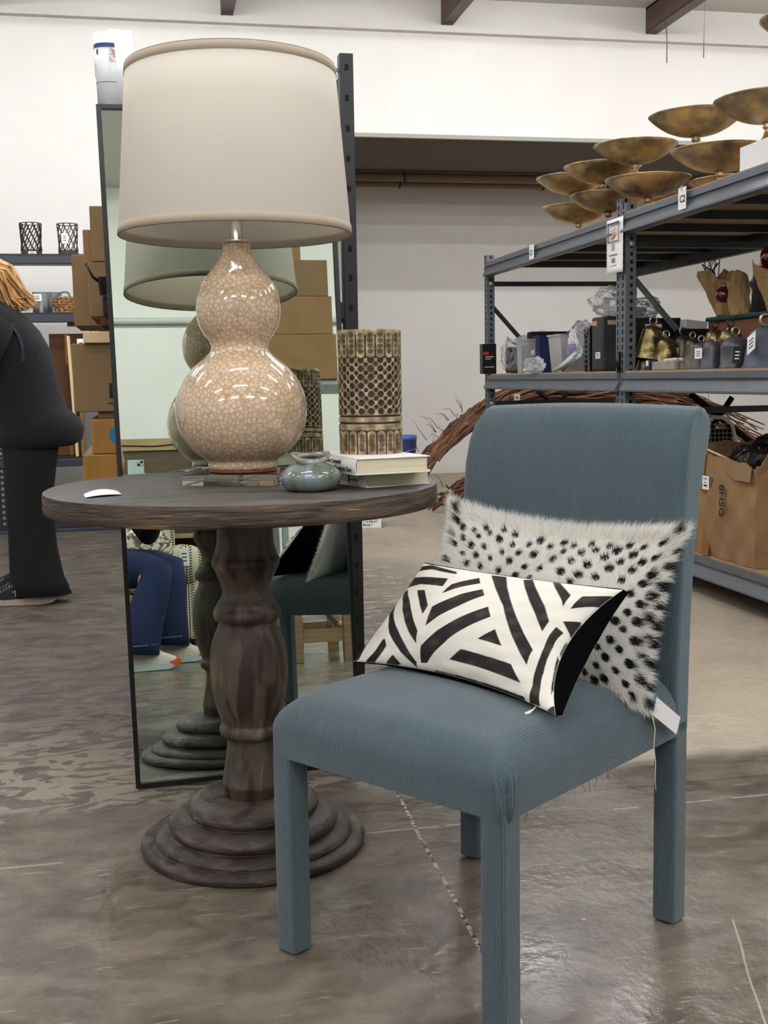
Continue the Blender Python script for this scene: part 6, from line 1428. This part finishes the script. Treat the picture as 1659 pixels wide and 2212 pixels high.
# phone: the camera sits at its lens
t = thing('smartphone', 'pale green smartphone with a twin lens camera held up to the mirror', 'smartphone', (0, 0, .83))
m = MB(); m.box(-.062, .014, -.013, -.005, 0, .1487, .0035); m.build('phone_body', phone_m, t)
m = MB(); m.box(-.018, .012, -.005, -.0035, .117, .147, .0006); bp_ = m.build('camera_bump', M('pale_green_bump', (170, 190, 188), .2), t)
for (x, z) in ((.0035, .1385), (-.010, .1255)):
    m = MB(); m.lathe([(0, 0), (.0065, 0), (.0065, .0012), (0, .0012)], 24, mat=Matrix.Translation((x, -.0036, z)) @ Matrix.Rotation(-PI / 2, 4, 'X'), cap=False); m.build('camera_lens', lens_m, bp_)
# patterned armchair
t = thing('armchair', 'fern patterned armchair with rolled arms standing behind the seated person', 'armchair', (-.20, -1.25, 0))
ax, ay = .20, 1.25
m = MB(); m.box(-.62 + ax, .10 + ax, -1.60 + ay, -.97 + ay, .03, .30, .02); m.build('seat_base', fern_m, t)
m = MB(); m.box(-.50 + ax, .08 + ax, -1.55 + ay, -.95 + ay, .305, .43, .03); m.build('seat_cushion', fern_m, t)
for x in (-.64, .235):
    m = MB(); m.box(x - .09 + ax, x + .085 + ax, -1.65 + ay, -.95 + ay, .03, .45, .02); m.tube([(x + ax, -1.66 + ay, .455), (x + ax, -.94 + ay, .455)], .108, 24); m.build('rolled_arm', fern_m, t)
m = MB(); m.box(-.62 + ax, .20 + ax, -1.85 + ay, -1.60 + ay, .10, .88, .06); m.build('chair_back', fern_m, t)
m = MB(); m.box(-.52 + ax, .09 + ax, -1.61 + ay, -1.47 + ay, .43, .86, .05); m.build('back_cushion', fern_m, t)
for x, y in ((-.65, -1.0), (.24, -1.0), (-.65, -1.75), (.24, -1.75)): m = MB(); m.lathe([(0, 0), (.02, 0), (.028, .04), (0, .04)], 12, cx=x + ax, cy=y + ay, cap=False); m.build('foot', black_plastic, t)
t = thing('cushion', 'crumpled cream patterned cushion on the fern armchair', 'cushion', (.0, -1.25, .435)); m = MB(); m.ball((0, 0, .12), .17, 24, 14, (1, .5, .72)); m.build('cushion_cover', M('cream_squiggle', (216, 206, 190), .8, col2=(90, 80, 70), nscale=16, ncon=.1, distort=2, bump=.3), t)
card('white price tag hanging on the armchair arm', 'price_card', (.195, -.932, .445), (1, 0, 0), .055, .10, white_card)
# wooden bench chair to the right behind
t = thing('wooden_stool', 'raw brown wooden stool with cross braces behind the blue chair in the mirror', 'stool', (.80, .02, 0))
for x, y in ((-.13, .27), (.11, .27), (-.13, -.17), (.11, -.17)): m = MB(); m.box(x - .025, x + .025, y - .025, y + .025, 0, .42, .003); m.build('leg', wood_raw, t)
m = MB(); m.box(-.17, .15, -.21, .31, .42, .46, .004); m.build('seat', wood_raw, t)
for y in (.27, -.17): m = MB(); m.box(-.12, .10, y - .012, y + .012, .09, .15); m.build('stretcher', wood_raw, t)
for x in (-.13, .11): m = MB(); m.box(x - .012, x + .012, -.16, .26, .09, .15); m.build('stretcher', wood_raw, t)
m = MB(); m.tube([(-.12, .05, .40), (.10, .05, .16)], .02, 4, smooth=False); m.build('cross_brace', wood_raw, t)
# wooden cabinet and cartons behind
t = thing('wooden_hutch', 'weathered plank hutch with a pale pine top board and an open bay', 'cabinet', (.30, -2.35, 0))
m = MB(); m.box(-.9, .57, -.02, .4, 1.215, 1.245, .003); m.box(-.9, .57, .38, .41, 1.17, 1.245); m.build('top_board', wood_tan, t)
m = MB(); m.box(-.88, .55, .36, .39, 1.02, 1.17); m.build('upper_rail', wood_dk, t)
m = MB(); m.box(-.88, -.80, 0, .38, 0, 1.215); m.build('side_panel', wood_dk, t); m = MB(); m.box(.47, .55, 0, .38, 0, 1.215); m.build('side_panel', wood_dk, t)
m = MB(); m.box(-.88, .55, -.02, 0, 0, 1.215); m.build('back_panel', wood_dk, t); m = MB(); m.box(-.80, .47, 0, .38, .60, .63); m.build('shelf', wood_tan, t); m = MB(); m.box(-.80, .47, 0, .38, .90, .925); m.build('shelf', wood_tan, t)
m = MB(); m.tube([(-.8 + .1 * i, .415, 1.215 + .02 * math.sin(i * .8) - (.01 if i % 4 == 0 else 0)) for i in range(14)], .0035, 5); m.build('hanging_wire', hole_m, t)
t = thing('metal_shelving', 'pale steel shelving unit carrying the brown cartons behind the camera', 'shelving', (1.35, -2.0, 0))
for x, y in ((-.42, 0), (.42, 0), (-.42, -.5), (.42, -.5)): m = MB(); m.box(x - .02, x + .02, y - .02, y + .02, 0, 1.58, .002); m.build('post', M('pale_steel_%d' % int(x * 100 + y * 10), (150, 158, 164), .4, metal=.3), t)
for z in (.3, .95, 1.58): m = MB(); m.box(-.44, .44, -.52, .02, z, z + .03); m.build('shelf', MATS['pale_steel_-42'] if 'pale_steel_-42' in MATS else grey_steel, t)
cbox('lowest wide brown carton on the pale shelving behind the camera', .78, -2.45, 1.611, .54, .5, .30, card_m, tape=False)
cbox('middle wide brown carton on the pale shelving behind the camera', .80, -2.45, 1.9125, .50, .5, .25, card_m, tape=False)
cbox('upper brown carton on the pale shelving behind the camera', .80, -2.45, 2.164, .48, .5, .24, card_d, tape=False)
cbox('topmost small carton on the pile behind the camera', .80, -2.45, 2.4055, .32, .4, .18, card_m, tape=False)
for k, x in enumerate((1.05, 1.16, 1.28)): cbox(('left', 'middle', 'right')[k] + ' dusty pink box on the pale shelving behind the camera', x, -2.2, .9815, .10, .15, .12, M('dusty_pink_%d' % k, (150, 110, 118), .7), tape=False)
t = thing('wall_pipe', 'pale conduit pipe running along the wall behind the camera', 'pipe', (X0 + .02, Y0 + .06, 2.62)); m = MB(); m.tube([(0, 0, 0), (X1 - X0 - .04, 0, 0)], .03, 10); m.build('pipe_run', M('pale_pipe', (190, 192, 186), .4), t)
